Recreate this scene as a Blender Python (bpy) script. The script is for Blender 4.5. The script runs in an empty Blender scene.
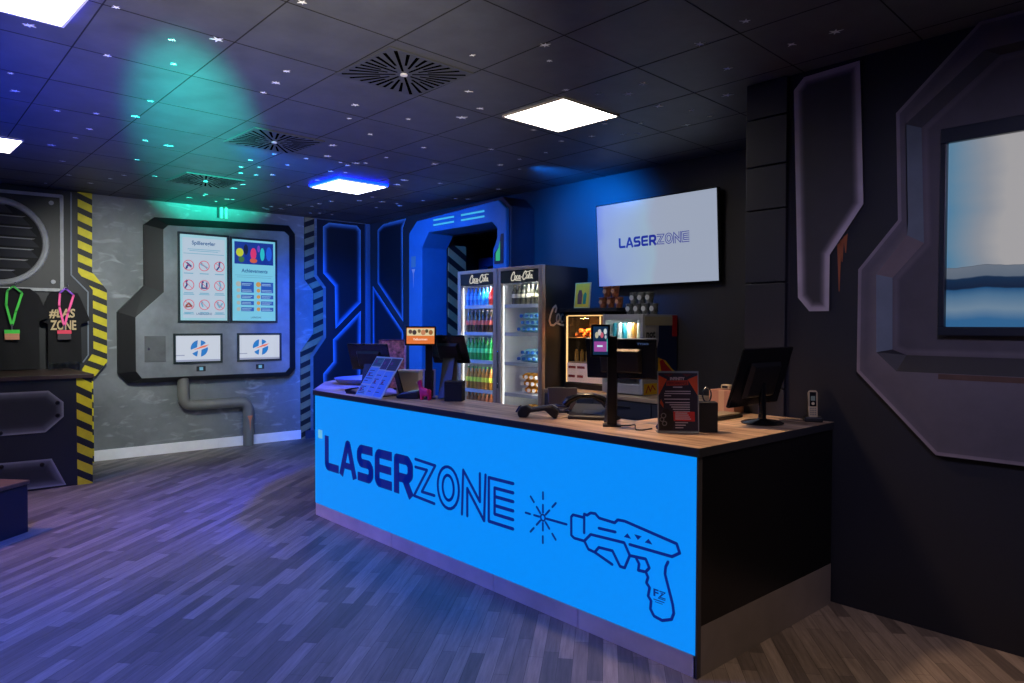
import bpy, bmesh, math, random
from mathutils import Vector, Matrix
random.seed(7)
SC = bpy.context.scene
COL = SC.collection
PI = math.pi
ZC = 3.14            # ceiling height
XL = -9.55           # poster wall
YT = 5.60            # television wall
YM = 4.18            # mural wall
CH = 1.065           # counter height

# ------------------------------------------------------------------ materials
def lin(c):
    r = []
    for v in c[:3]:
        v = v / 255.0
        r.append(v / 12.92 if v <= 0.04045 else ((v + 0.055) / 1.055) ** 2.4)
    return (r[0], r[1], r[2], 1.0)

MATS = {}
def mat(name, rgb=(128, 128, 128), rough=0.5, metal=0.0, emit=None, strength=1.0, noise=0.0, nscale=6.0, bump=0.0, vcol=False, coat=0.0, spec=None):
    if name in MATS: return MATS[name]
    m = bpy.data.materials.new(name); m.use_nodes = True
    nt = m.node_tree; N = nt.nodes; L = nt.links
    b = N['Principled BSDF']
    b.inputs['Base Color'].default_value = lin(rgb)
    b.inputs['Roughness'].default_value = rough
    b.inputs['Metallic'].default_value = metal
    if spec is not None: b.inputs['Specular IOR Level'].default_value = spec
    if coat: b.inputs['Coat Weight'].default_value = coat
    if emit is not None:
        b.inputs['Emission Color'].default_value = lin(emit)
        b.inputs['Emission Strength'].default_value = strength
    if noise or bump or vcol:
        geo = N.new('ShaderNodeNewGeometry')
        nz = N.new('ShaderNodeTexNoise'); nz.inputs['Scale'].default_value = nscale
        nz.inputs['Detail'].default_value = 5.0; nz.inputs['Roughness'].default_value = 0.62
        L.new(geo.outputs['Position'], nz.inputs['Vector'])
        src = None
        if vcol:
            at = N.new('ShaderNodeAttribute'); at.attribute_name = 'col'; src = at.outputs['Color']
        if noise:
            mr = N.new('ShaderNodeMapRange')
            mr.inputs['From Min'].default_value = 0.28; mr.inputs['From Max'].default_value = 0.72
            mr.inputs['To Min'].default_value = 1 - noise; mr.inputs['To Max'].default_value = 1 + noise
            L.new(nz.outputs['Fac'], mr.inputs['Value'])
            mx = N.new('ShaderNodeMix'); mx.data_type = 'RGBA'; mx.blend_type = 'MULTIPLY'; mx.inputs['Factor'].default_value = 1
            if src is None: mx.inputs['A'].default_value = lin(rgb)
            else: L.new(src, mx.inputs['A'])
            L.new(mr.outputs['Result'], mx.inputs['B'])
            L.new(mx.outputs['Result'], b.inputs['Base Color'])
        elif src is not None:
            L.new(src, b.inputs['Base Color'])
        if bump:
            bp = N.new('ShaderNodeBump'); bp.inputs['Strength'].default_value = bump; bp.inputs['Distance'].default_value = 0.01
            L.new(nz.outputs['Fac'], bp.inputs['Height']); L.new(bp.outputs['Normal'], b.inputs['Normal'])
    MATS[name] = m
    return m

def glow(name, rgb, s=1.0):
    return mat(name, (10, 10, 10), 0.6, emit=rgb, strength=s)

def hazard(name, axis, k, period, light, dark, duty=0.55, phase=0.0):
    m = bpy.data.materials.new(name); m.use_nodes = True
    nt = m.node_tree; N = nt.nodes; L = nt.links; b = N['Principled BSDF']; b.inputs['Roughness'].default_value = 0.6
    g = N.new('ShaderNodeNewGeometry'); s = N.new('ShaderNodeSeparateXYZ'); L.new(g.outputs['Position'], s.inputs[0])
    a = N.new('ShaderNodeMath'); a.operation = 'MULTIPLY_ADD'; L.new(s.outputs[axis], a.inputs[0]); a.inputs[1].default_value = k; L.new(s.outputs['Z'], a.inputs[2])
    d = N.new('ShaderNodeMath'); d.operation = 'MULTIPLY_ADD'; L.new(a.outputs[0], d.inputs[0]); d.inputs[1].default_value = 1 / period; d.inputs[2].default_value = 50 + phase
    f = N.new('ShaderNodeMath'); f.operation = 'FRACT'; L.new(d.outputs[0], f.inputs[0])
    c = N.new('ShaderNodeMath'); c.operation = 'LESS_THAN'; L.new(f.outputs[0], c.inputs[0]); c.inputs[1].default_value = duty
    nz = N.new('ShaderNodeTexNoise'); nz.inputs['Scale'].default_value = 14; L.new(g.outputs['Position'], nz.inputs['Vector'])
    mm = N.new('ShaderNodeMix'); mm.data_type = 'RGBA'; mm.inputs['A'].default_value = lin(light); mm.inputs['B'].default_value = lin([v * 0.8 for v in light]); L.new(nz.outputs['Fac'], mm.inputs['Factor'])
    mx = N.new('ShaderNodeMix'); mx.data_type = 'RGBA'; L.new(c.outputs[0], mx.inputs['Factor']); mx.inputs['A'].default_value = lin(dark); L.new(mm.outputs['Result'], mx.inputs['B'])
    L.new(mx.outputs['Result'], b.inputs['Base Color'])
    return m

def glassmat():
    if 'clear_glass' in MATS: return MATS['clear_glass']
    m = bpy.data.materials.new('clear_glass'); m.use_nodes = True
    nt = m.node_tree; N = nt.nodes; L = nt.links
    for n in list(N):
        if n.type != 'OUTPUT_MATERIAL': N.remove(n)
    out = [n for n in N if n.type == 'OUTPUT_MATERIAL'][0]
    t = N.new('ShaderNodeBsdfTransparent'); t.inputs[0].default_value = (0.96, 0.98, 0.98, 1)
    g = N.new('ShaderNodeBsdfGlossy'); g.inputs['Roughness'].default_value = 0.05
    x = N.new('ShaderNodeMixShader'); x.inputs[0].default_value = .05; L.new(t.outputs[0], x.inputs[1]); L.new(g.outputs[0], x.inputs[2])
    L.new(x.outputs[0], out.inputs['Surface'])
    MATS['clear_glass'] = m
    return m

# ------------------------------------------------------------------ geometry
ORG = {}
def link(o): COL.objects.link(o); return o
def tag(o, label=None, cat=None, group=None, kind=None):
    if label: o['label'] = label
    if cat: o['category'] = cat
    if group: o['group'] = group
    if kind: o['kind'] = kind
    return o
def thing(name, label, cat, loc=(0, 0, 0), group=None):
    o = link(bpy.data.objects.new(name, None)); o.empty_display_size = 0.1
    o.location = loc; ORG[o.name] = Vector(loc)
    return tag(o, label, cat, group)
def local_thing(name, label, cat, group=None):     # built around its own origin, moved afterwards
    o = link(bpy.data.objects.new(name, None)); ORG[o.name] = Vector((0, 0, 0))
    return tag(o, label, cat, group)

def mx(X0, s=1): return lambda u, v, d: Vector((X0 + s * d, u, v))      # plane x = const, u = y
def my(Y0, s=-1): return lambda u, v, d: Vector((u, Y0 + s * d, v))     # plane y = const, u = x
def mz(Z0, s=1): return lambda u, v, d: Vector((u, v, Z0 + s * d))
def mframe(o, ux, uy, n):
    o, ux, uy, n = Vector(o), Vector(ux).normalized(), Vector(uy).normalized(), Vector(n).normalized()
    return lambda u, v, d: o + ux * u + uy * v + n * d

class G:
    def __init__(s): s.bm = bmesh.new(); s.mi = 0; s.lay = None
    def face(s, vs, col=None):
        try: f = s.bm.faces.new(vs)
        except ValueError: return None
        f.material_index = s.mi
        if s.lay is not None and col is not None:
            for i, l in enumerate(f.loops): l[s.lay] = col[i] if isinstance(col, list) else col
        return f
    def V(s, p): return s.bm.verts.new(p)
    def box(s, x0, x1, y0, y1, z0, z1, col=None):
        v = [s.V((x, y, z)) for z in (z0, z1) for (x, y) in ((x0, y0), (x1, y0), (x1, y1), (x0, y1))]
        for q in ((0, 3, 2, 1), (4, 5, 6, 7), (0, 1, 5, 4), (1, 2, 6, 5), (2, 3, 7, 6), (3, 0, 4, 7)): s.face([v[i] for i in q], col)
        return s
    def prism(s, poly, M, d0, d1, poly2=None):
        a = [s.V(M(u, v, d0)) for u, v in poly]; b = [s.V(M(u, v, d1)) for u, v in (poly2 or poly)]
        s.face(a[::-1]); s.face(b); n = len(a)
        for i in range(n): s.face([a[i], a[(i + 1) % n], b[(i + 1) % n], b[i]])
        return s
    def rect(s, u0, u1, v0, v1, M, d0, d1): return s.prism([(u0, v0), (u1, v0), (u1, v1), (u0, v1)], M, d0, d1)
    def disc(s, u, v, r, M, d0, d1, n=16, ry=None):
        return s.prism([(u + r * math.cos(2 * PI * i / n), v + (ry or r) * math.sin(2 * PI * i / n)) for i in range(n)], M, d0, d1)
    def ring(s, u, v, r, w, M, d0, d1, n=24, ry=None):
        ry = ry or r
        P = [(u + r * math.cos(2 * PI * i / n), v + ry * math.sin(2 * PI * i / n)) for i in range(n)]
        return s.stroke(P, w, M, d0, d1, closed=True)
    def stroke(s, pts, w, M, d0, d1, closed=False, caps=True):
        n = len(pts); segs = [(pts[i], pts[(i + 1) % n]) for i in range(n if closed else n - 1)]
        for i, (p, q) in enumerate(segs):
            dx, dy = q[0] - p[0], q[1] - p[1]; L = math.hypot(dx, dy)
            if L < 1e-6: continue
            nx, ny = -dy / L * w / 2, dx / L * w / 2
            s.prism([(p[0] + nx, p[1] + ny), (p[0] - nx, p[1] - ny), (q[0] - nx, q[1] - ny), (q[0] + nx, q[1] + ny)][::-1], M, d0, d1)
        for i, p in enumerate(pts):
            if closed or caps or 0 < i < n - 1: s.disc(p[0], p[1], w / 2, M, d0, d1, 8)
        return s
    def cyl(s, p, q, r, r2=None, n=16):
        p, q = Vector(p), Vector(q); d = (q - p).normalized(); r2 = r if r2 is None else r2
        a = d.orthogonal().normalized(); b = d.cross(a)
        A = [s.V(p + (a * math.cos(2 * PI * i / n) + b * math.sin(2 * PI * i / n)) * r) for i in range(n)]
        B = [s.V(q + (a * math.cos(2 * PI * i / n) + b * math.sin(2 * PI * i / n)) * r2) for i in range(n)]
        s.face(A[::-1]); s.face(B)
        for i in range(n): s.face([A[i], A[(i + 1) % n], B[(i + 1) % n], B[i]])
        return s
    def lathe(s, prof, o=(0, 0, 0), n=14, mids=None, axis='z'):
        o = Vector(o); rings = []
        for r, z in prof:
            R = []
            for i in range(n):
                c, q = r * math.cos(2 * PI * i / n), r * math.sin(2 * PI * i / n)
                R.append(s.V(o + (Vector((c, q, z)) if axis == 'z' else Vector((c, z, q)))))
            rings.append(R)
        for k in range(len(rings) - 1):
            if mids: s.mi = mids[k]
            for i in range(n): s.face([rings[k][i], rings[k][(i + 1) % n], rings[k + 1][(i + 1) % n], rings[k + 1][i]])
        if mids: s.mi = mids[0]
        s.face(rings[0][::-1])
        if mids: s.mi = mids[-1]
        s.face(rings[-1]); s.mi = 0
        return s
    def tube(s, pts, r, n=10, rr=None):
        P = [Vector(p) for p in pts]; prev = None; rings = []
        for i, p in enumerate(P):
            t = (P[min(i + 1, len(P) - 1)] - P[max(i - 1, 0)]).normalized()
            a = t.orthogonal() if prev is None else prev - t * prev.dot(t)
            a.normalize(); prev = a; b = t.cross(a); ri = rr[i] if rr else r
            rings.append([s.V(p + (a * math.cos(2 * PI * k / n) + b * math.sin(2 * PI * k / n)) * ri) for k in range(n)])
        for k in range(len(rings) - 1):
            for i in range(n): s.face([rings[k][i], rings[k][(i + 1) % n], rings[k + 1][(i + 1) % n], rings[k + 1][i]])
        s.face(rings[0][::-1]); s.face(rings[-1])
        return s
    def airbrush(s, poly, M, d, w, steps, core=True):
        """painted panel: colours run from the outline inwards; steps = [(fraction, rgb), ...]"""
        if s.lay is None: s.lay = s.bm.loops.layers.float_color.new('col')
        rings = []
        for fr, c in steps:
            rings.append(([s.V(M(u, v, d)) for u, v in inset(poly, w * fr)], lin(c)))
        n = len(poly)
        for k in range(len(rings) - 1):
            (A, ca), (B, cb) = rings[k], rings[k + 1]
            for i in range(n): s.face([A[i], A[(i + 1) % n], B[(i + 1) % n], B[i]], [ca, ca, cb, cb])
        if core: s.face(rings[-1][0], rings[-1][1])
        return s
    def build(s, name, m, parent=None, bevel=0.0, smooth=False, seg=2, fix=True):
        if fix: bmesh.ops.recalc_face_normals(s.bm, faces=s.bm.faces)
        org = ORG.get(parent.name, Vector((0, 0, 0))) if parent else Vector((0, 0, 0))
        if org.length: bmesh.ops.translate(s.bm, verts=s.bm.verts, vec=-org)
        if smooth:
            for f in s.bm.faces: f.smooth = True
            for e in s.bm.edges:
                if len(e.link_faces) == 2 and e.calc_face_angle(0) > 0.7: e.smooth = False
        me = bpy.data.meshes.new(name); s.bm.to_mesh(me); s.bm.free()
        for q in (m if isinstance(m, (list, tuple)) else [m]): me.materials.append(q)
        o = link(bpy.data.objects.new(name, me))
        if parent: o.parent = parent; ORG[o.name] = org
        else: ORG[o.name] = Vector((0, 0, 0))
        if bevel:
            b = o.modifiers.new('bevel', 'BEVEL'); b.width = bevel; b.segments = seg; b.limit_method = 'ANGLE'; b.angle_limit = 0.6
        return o

def inset(poly, d):
    n = len(poly); A = sum(poly[i][0] * poly[(i + 1) % n][1] - poly[(i + 1) % n][0] * poly[i][1] for i in range(n))
    sg = 1 if A > 0 else -1; out = []
    for i in range(n):
        p0, p1, p2 = Vector(poly[i - 1]), Vector(poly[i]), Vector(poly[(i + 1) % n])
        e1, e2 = (p1 - p0).normalized(), (p2 - p1).normalized()
        n1, n2 = Vector((-e1.y, e1.x)) * sg, Vector((-e2.y, e2.x)) * sg
        b = (n1 + n2)
        if b.length < 1e-4: b = n1
        b.normalize(); k = d / max(0.35, b.dot(n1))
        out.append((p1.x + b.x * k, p1.y + b.y * k))
    return out

def text(name, body, m, parent, M, u0, u1, v0, v1, d=0.002, bold=0.0, shear=0.0):
    """lettering fitted to a rectangle of a plane"""
    cu = bpy.data.curves.new('t', 'FONT'); cu.body = body; cu.size = 1; cu.offset = bold; cu.resolution_u = 3; cu.shear = shear
    tmp = link(bpy.data.objects.new('t', cu)); bpy.context.view_layer.update()
    me = bpy.data.meshes.new_from_object(tmp.evaluated_get(bpy.context.evaluated_depsgraph_get()))
    bpy.data.objects.remove(tmp); bpy.data.curves.remove(cu)
    xs = [v.co.x for v in me.vertices]; ys = [v.co.y for v in me.vertices]
    a, b, c, e = min(xs), max(xs), min(ys), max(ys)
    org = ORG.get(parent.name, Vector((0, 0, 0))) if parent else Vector((0, 0, 0))
    for v in me.vertices:
        v.co = M(u0 + (v.co.x - a) / (b - a) * (u1 - u0), v0 + (v.co.y - c) / (e - c) * (v1 - v0), d) - org
    me.materials.append(m); o = link(bpy.data.objects.new(name, me))
    if parent: o.parent = parent; ORG[o.name] = org
    return o

def dup(root, loc=None, rotz=None, label=None, group=None):
    r = root.copy(); COL.objects.link(r)
    if loc is not None: r.location = loc
    if rotz is not None: r.rotation_euler = (0, 0, rotz)
    if label: r['label'] = label
    if group: r['group'] = group
    for ch in list(root.children):
        c = ch.copy(); COL.objects.link(c); c.parent = r
        for g in list(ch.children):
            d = g.copy(); COL.objects.link(d); d.parent = c
    return r

# common materials
black = mat('black_plastic', (22, 23, 26), 0.42)
blackg = mat('gloss_black', (12, 13, 16), 0.22)
blackm = mat('matt_black_paint', (20, 21, 24), 0.75, noise=0.2, nscale=3)
steel = mat('brushed_steel', (150, 148, 150), 0.38, 0.85, noise=0.12, nscale=9)
chrome = mat('polished_steel', (200, 200, 205), 0.2, 1.0)
white = mat('white_plastic', (215, 215, 215), 0.4)
glass = glassmat()

# ------------------------------------------------------------------ setting
def floor_mat():
    m = bpy.data.materials.new('weathered_parquet'); m.use_nodes = True
    nt = m.node_tree; N = nt.nodes; L = nt.links; b = N['Principled BSDF']
    g = N.new('ShaderNodeNewGeometry'); mp = N.new('ShaderNodeMapping'); mp.inputs['Rotation'].default_value = (0, 0, -math.radians(130.9))
    L.new(g.outputs['Position'], mp.inputs['Vector'])
    br = N.new('ShaderNodeTexBrick'); br.offset = 0.37; br.offset_frequency = 2; br.squash = 1.35; br.squash_frequency = 3
    br.inputs['Scale'].default_value = 1; br.inputs['Brick Width'].default_value = 0.52; br.inputs['Row Height'].default_value = 0.072
    br.inputs['Mortar Size'].default_value = 0.0012; br.inputs['Mortar Smooth'].default_value = 0.3
    br.inputs['Color1'].default_value = lin((82, 76, 76)); br.inputs['Color2'].default_value = lin((138, 128, 124)); br.inputs['Mortar'].default_value = lin((52, 47, 46))
    L.new(mp.outputs[0], br.inputs['Vector'])
    m2 = N.new('ShaderNodeMapping'); m2.inputs['Scale'].default_value = (2.2, 30, 1); L.new(mp.outputs[0], m2.inputs['Vector'])
    nz = N.new('ShaderNodeTexNoise'); nz.inputs['Scale'].default_value = 1.6; nz.inputs['Detail'].default_value = 8; nz.inputs['Roughness'].default_value = .7; L.new(m2.outputs[0], nz.inputs['Vector'])
    mr = N.new('ShaderNodeMapRange'); mr.inputs['From Min'].default_value = .3; mr.inputs['From Max'].default_value = .7; mr.inputs['To Min'].default_value = .62; mr.inputs['To Max'].default_value = 1.3; L.new(nz.outputs['Fac'], mr.inputs['Value'])
    x = N.new('ShaderNodeMix'); x.data_type = 'RGBA'; x.blend_type = 'MULTIPLY'; x.inputs['Factor'].default_value = 1
    L.new(br.outputs['Color'], x.inputs['A']); L.new(mr.outputs['Result'], x.inputs['B']); L.new(x.outputs['Result'], b.inputs['Base Color'])
    b.inputs['Roughness'].default_value = 0.46
    bp = N.new('ShaderNodeBump'); bp.inputs['Strength'].default_value = .12; bp.inputs['Distance'].default_value = .004; L.new(nz.outputs['Fac'], bp.inputs['Height']); L.new(bp.outputs[0], b.inputs['Normal'])
    return m

def wall_mat():
    m = mat('scuffed_grey_wall', (112, 116, 118), 0.6, noise=0.32, nscale=1.7, bump=0.1)
    nt = m.node_tree; N = nt.nodes; L = nt.links; b = N['Principled BSDF']
    src = b.inputs['Base Color'].links[0].from_socket
    g = N.new('ShaderNodeNewGeometry'); mp = N.new('ShaderNodeMapping'); mp.inputs['Scale'].default_value = (1, 1.2, 3.2); L.new(g.outputs['Position'], mp.inputs['Vector'])
    nz = N.new('ShaderNodeTexNoise'); nz.inputs['Scale'].default_value = 2.3; nz.inputs['Detail'].default_value = 7; nz.inputs['Distortion'].default_value = 1.6; L.new(mp.outputs[0], nz.inputs['Vector'])
    mr = N.new('ShaderNodeMapRange'); mr.inputs['From Min'].default_value = .56; mr.inputs['From Max'].default_value = .74; mr.inputs['To Max'].default_value = .55; L.new(nz.outputs['Fac'], mr.inputs['Value'])
    x = N.new('ShaderNodeMix'); x.data_type = 'RGBA'; L.new(mr.outputs['Result'], x.inputs['Factor']); L.new(src, x.inputs['A']); x.inputs['B'].default_value = lin((172, 178, 180))
    L.new(x.outputs['Result'], b.inputs['Base Color'])
    return m

dark_wall = mat('dark_wall_paint', (46, 44, 48), 0.6, noise=0.15, nscale=2.0)
mural_wall = mat('midnight_wall_paint', (15, 18, 32), 0.62, noise=0.18, nscale=2.2)
back_paint = mat('charcoal_paint', (40, 41, 46), 0.7)

def struct(g, name, m, parent=None, **k):
    o = g.build(name, m, parent, **k)
    if parent is None: o['kind'] = 'structure'
    return o

struct(G().box(-9.9, 3.3, -4.1, 8.2, -0.1, 0), 'floor', floor_mat())
ceil_m = mat('black_ceiling_tile', (76, 78, 82), 0.5, noise=0.18, nscale=5, bump=0.15)
ceiling = struct(G().box(-9.9, 3.3, -4.1, 8.2, ZC, ZC + 0.1), 'ceiling', ceil_m)
g = G()
seam_x = [-2.0, -2.67, -3.35, -4.0, -4.7, -5.4, -6.05, -6.75, -7.4, -8.05, -8.7, -9.3] + [-1.35, -0.7, 0.0, .65, 1.3, 2.0]
seam_y = [-2.9, -2.3, -1.65, -1.05, -.45, .2, .83, 1.47, 2.10, 2.72, 3.38, 4.02, 4.65, 5.3]
def sx(X, Y): return X - 0.06 * (Y - 3.0)
for X in seam_x: g.prism([(sx(X, -4), -4), (sx(X, -4) + .007, -4), (sx(X, 5.6) + .007, 5.6), (sx(X, 5.6), 5.6)], mz(ZC, -1), -0.001, 0.0012)
for Y in seam_y: g.box(-9.54, 3.2, Y, Y + .007, ZC - .0012, ZC + .001)
g.build('tile_seams', mat('seam_black', (8, 8, 9), 0.9), ceiling)
STARS = [(-4.39, 0.61), (-4.58, 1.01), (-3.86, 0.89), (-4.1, 1.21), (-3.93, 1.39), (-4.47, 1.33), (-5.3, 0.64), (-5.68, 0.71), (-5.31, 1.43), (-5.89, 1.22), (-6.0, 1.0), (-5.78, 1.45), (-6.39, 1.28), (-6.77, 1.25), (-6.48, 1.7), (-6.53, 1.89), (-7.18, 1.15), (-7.82, 1.34), (-7.28, 1.84), (-8.5, 1.51), (-8.13, 1.93), (-7.97, 2.18), (-8.15, 2.39), (-9.16, 1.41), (-8.83, 1.77), (-8.42, 1.87), (-6.94, 2.67), (-7.79, 3.02), (-4.14, 1.87), (-4.38, 1.91), (-4.62, 1.93), (-3.21, 1.53), (-4.45, 2.51), (-4.77, 2.64), (-5.05, 2.98), (-4.49, 2.97), (-3.7, 2.91), (-3.93, 3.2), (-4.19, 3.24), (-5.12, 3.54), (-5.57, 3.98), (-5.65, 3.5), (-4.77, 4.01), (-5.18, 4.46), (-3.19, 2.54), (-6.18, 2.98), (-5.96, 3.08), (-6.11, 3.29), (-6.55, 2.97), (-6.21, 2.69), (-7.2, 2.93), (-7.09, 3.05), (-6.48, 3.54), (-6.4, 4.18), (-6.59, 2.62), (-7.02, 3.51), (-1.92, 3.27), (-1.68, 3.73), (-1.91, 3.72), (-2.24, 3.35), (-2.34, 3.79), (-2.81, 2.74), (-2.96, 2.92), (-3.25, 3.36), (-3.16, 3.57), (-3.03, 3.72), (-2.84, 3.63), (-3.06, 4.08), (-2.96, 4.33), (-2.95, 4.55), (-2.61, 4.22), (-3.2, 4.62), (-3.4, 4.32), (-3.69, 4.47), (-3.61, 4.55), (-3.59, 4.13), (-3.9, 4.33), (-4.08, 3.86), (-4.17, 4.26), (-4.54, 4.44), (-4.88, 4.44), (-5.19, 4.72)]
for _ in range(45): STARS.append((random.uniform(-9.3, -5.5), random.uniform(2.6, 5.4)))
g = G()
for (x, y) in STARS:
    r = random.choice((.02, .025, .03, .04)); a0 = random.uniform(0, PI); n = random.choice((4, 5, 5, 6))
    pts = []
    for i in range(2 * n):
        rr = (r * random.uniform(.75, 1.15) if i % 2 == 0 else r * .3); a = a0 + PI * i / n
        pts.append((x + rr * math.cos(a), y + rr * math.sin(a)))
    g.prism(pts, mz(ZC, -1), 0, 0.002)
g.build('painted_stars', mat('white_star_paint', (235, 238, 240), 0.8), ceiling)

struct(G().box(XL - .15, XL, -4.1, 8.2, 0, ZC), 'wall_left', wall_mat())
g = G(); g.box(XL, -7.56, YT, YT + .12, 0, ZC); g.box(-6.14, -2.3, YT, YT + .12, 0, ZC); g.box(-7.56, -6.14, YT, YT + .12, 2.78, ZC)
struct(g, 'wall_back', dark_wall)
struct(G().box(-2.14, 3.3, YM, YM + .15, 0, ZC), 'wall_right', mural_wall)
g = G()
zs = [0, .62, 1.231, 1.887, 2.341, 2.614, 2.912, ZC]
for a, b in zip(zs[:-1], zs[1:]): g.box(-2.425, -2.155, YM - .03, YM + .2, a + .004, b - .004)
g.box(-2.40, -2.14, YM, YT + .1, 0, ZC)
struct(g, 'wall_pillar', mat('pillar_block_paint', (30, 30, 42), 0.6, noise=0.15, nscale=2), bevel=.004)
struct(G().box(-9.9, 3.3, -4.1, -3.95, 0, ZC), 'wall_front', back_paint)
struct(G().box(3.15, 3.3, -4.0, 4.2, 0, ZC), 'wall_side', back_paint)
g = G(); g.box(-9.9, -5.9, 7.9, 8.0, 0, ZC); g.box(-6.0, -5.9, YT + .12, 7.9, 0, ZC); g.box(XL, XL + .02, YT + .12, 7.9, 0, ZC)
struct(g, 'wall_corridor', mat('corridor_paint', (26, 30, 44), 0.7))
skirt = mat('pale_skirting', (246, 244, 248), 0.5, noise=.06)
g = G(); g.box(XL, XL + .018, 1.9, 4.56, 0, .125); g.box(XL + .018, XL + .02, 3.35, 3.356, 0, .125)
struct(g, 'baseboard_left', skirt, bevel=.003)
struct(G().box(XL + .02, XL + .045, 4.56, 5.58, 0, .11), 'baseboard_corner', mat('navy_skirting', (60, 66, 90), 0.5))

# ------------------------------------------------------------------ ceiling lights and vents
panel_w = glow('lit_white_panel', (255, 244, 230), 13.0)
panel_c = glow('lit_cool_panel', (240, 244, 255), 9.0)
blue_rim = glow('blue_led_edge', (0, 18, 255), 22.0)
trimw = mat('light_trim', (190, 180, 165), 0.5)
def ceil_light(cx, cy, label, blue=False, s=.6, rot=0.0):
    t = local_thing('ceiling_light', label, 'ceiling light')
    h = s / 2; D = .035 if blue else .012
    g = G(); fw = .012
    for (x0, x1, y0, y1) in ((-h, h, -h, -h + fw), (-h, h, h - fw, h), (-h, -h + fw, -h + fw, h - fw), (h - fw, h, -h + fw, h - fw)): g.box(x0, x1, y0, y1, -D, 0)
    g.build('frame', trimw if not blue else white, t)
    G().box(-h + fw, h - fw, -h + fw, h - fw, -D + .002, -.002).build('diffuser', panel_c if blue else panel_w, t)
    if blue:
        g = G(); e = .004
        for (x0, x1, y0, y1) in ((-h - e, h + e, -h - e, -h), (-h - e, h + e, h, h + e), (-h - e, -h, -h, h), (h, h + e, -h, h)): g.box(x0, x1, y0, y1, -D + .012, 0)
        g.build('led_edge', blue_rim, t)
    t.location = (cx, cy, ZC - .0015); t.rotation_euler = (0, 0, rot)
    return t
ceil_light(-3.66, 3.73, 'square white ceiling light above the counter, without coloured halo', rot=math.radians(2))
ceil_light(-6.99, 3.86, 'square ceiling light with a blue halo, in front of the archway', True, rot=math.radians(2))
ceil_light(-3.86, .42, 'nearest square ceiling light, blue halo around its edge, cut by the frame', True, .66, rot=math.radians(3))
ceil_light(-7.42, .64, 'square white ceiling light nearest the merchandise shelf', rot=math.radians(2))
for x, y in ((-1.5, -1.8), (-6.0, -2.2)):  # unseen panels added to give the room diffuse light
    ceil_light(x, y, 'unseen square white fill panel added to the ceiling behind the viewpoint', rot=0)['group'] = 'added fill panels behind the viewpoint'

ventm = mat('vent_face', (66, 68, 70), .5); slot = mat('vent_slot', (3, 3, 4), 1.0, spec=0)
def vent(cx, cy, label, s=.6):
    t = local_thing('ceiling_vent', label, 'ceiling vent')
    h = s / 2
    G().box(-h, h, -h, h, -.008, 0).build('face_plate', ventm, t, bevel=.002)
    g = G()
    for k in range(32):
        a = 2 * PI * k / 32 + .05
        e = h * .92 / max(abs(math.cos(a)), abs(math.sin(a)))
        r0 = .05 if k % 4 == 0 else (.10 if k % 2 == 0 else .15)
        if e < r0 + .03: continue
        ca, sa = math.cos(a), math.sin(a); w = .007
        g.prism([(r0 * ca - w * sa, r0 * sa + w * ca), (r0 * ca + w * sa, r0 * sa - w * ca), (e * ca + w * 1.5 * sa, e * sa - w * 1.5 * ca), (e * ca - w * 1.5 * sa, e * sa + w * 1.5 * ca)], mz(-.008, -1), 0, .001)
    g.build('radial_slots', slot, t)
    G().cyl((0, 0, -.008), (0, 0, -.016), .022).build('centre_cap', white, t, smooth=True)
    t.location = (cx, cy, ZC - .0015); t.rotation_euler = (0, 0, math.radians(2)); return t
vent(-3.69, 2.41, 'square swirl air vent nearest the counter light')
vent(-5.77, 2.50, 'square swirl air vent, the middle one of the row of three')
vent(-7.83, 2.64, 'square swirl air vent farthest along the row, above the poster display')

# ------------------------------------------------------------------ counter
t = thing('reception_counter', 'long reception counter with glowing blue front, navy lettering and pistol drawing', 'counter', (-3.75, 3.0, 0))
cx0, cx1, cy0 = -5.64, -1.855, 2.79
topm = bpy.data.materials.new('grey_oak_laminate'); topm.use_nodes = True
_n = topm.node_tree.nodes; _l = topm.node_tree.links; _b = _n['Principled BSDF']; _b.inputs['Roughness'].default_value = .38
_g = _n.new('ShaderNodeNewGeometry'); _m = _n.new('ShaderNodeMapping'); _m.inputs['Scale'].default_value = (1.2, 14, 14); _l.new(_g.outputs['Position'], _m.inputs['Vector'])
_z = _n.new('ShaderNodeTexNoise'); _z.inputs['Scale'].default_value = 1.5; _z.inputs['Detail'].default_value = 8; _l.new(_m.outputs[0], _z.inputs['Vector'])
_r = _n.new('ShaderNodeValToRGB'); _r.color_ramp.elements[0].position = .32; _r.color_ramp.elements[0].color = lin((120, 92, 72)); _r.color_ramp.elements[1].position = .7; _r.color_ramp.elements[1].color = lin((226, 196, 164)); _l.new(_z.outputs['Fac'], _r.inputs[0]); _l.new(_r.outputs[0], _b.inputs['Base Color'])
bluef = glow('backlit_blue_acrylic', (0, 138, 246), 1.0)
navyv = glow('navy_vinyl', (4, 24, 122), 1.0)
body = mat('black_melamine', (14, 14, 16), 0.35)
g = G(); g.box(cx0 + .02, cx1 - .018, cy0 + .03, 3.27, .107, 1.02); g.box(-2.58, cx1 - .018, 3.27, YM - .045, .107, 1.02)
g.prism([(cx0 + .02, 2.83), (-6.36, 3.3), (-6.9, 4.0), (-6.35, 4.35), (-5.8, 3.5), (-5.3, 3.27)], mz(0), 0.0, 1.02)
g.build('carcass', body, t)
G().box(cx0, cx1 - .007, cy0, cy0 + .028, .106, 1.022).build('glowing_front_panel', bluef, t)
fm = my(cy0, -1)
top = [(cx0 - .01, 2.775), (-6.38, 3.26), (-7.0, 4.02), (-6.3, 4.45), (-5.75, 3.6), (-5.2, 3.3), (-2.62, 3.3), (-2.62, YM - .045), (-1.84, YM - .045), (-1.84, 2.775)]
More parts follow.
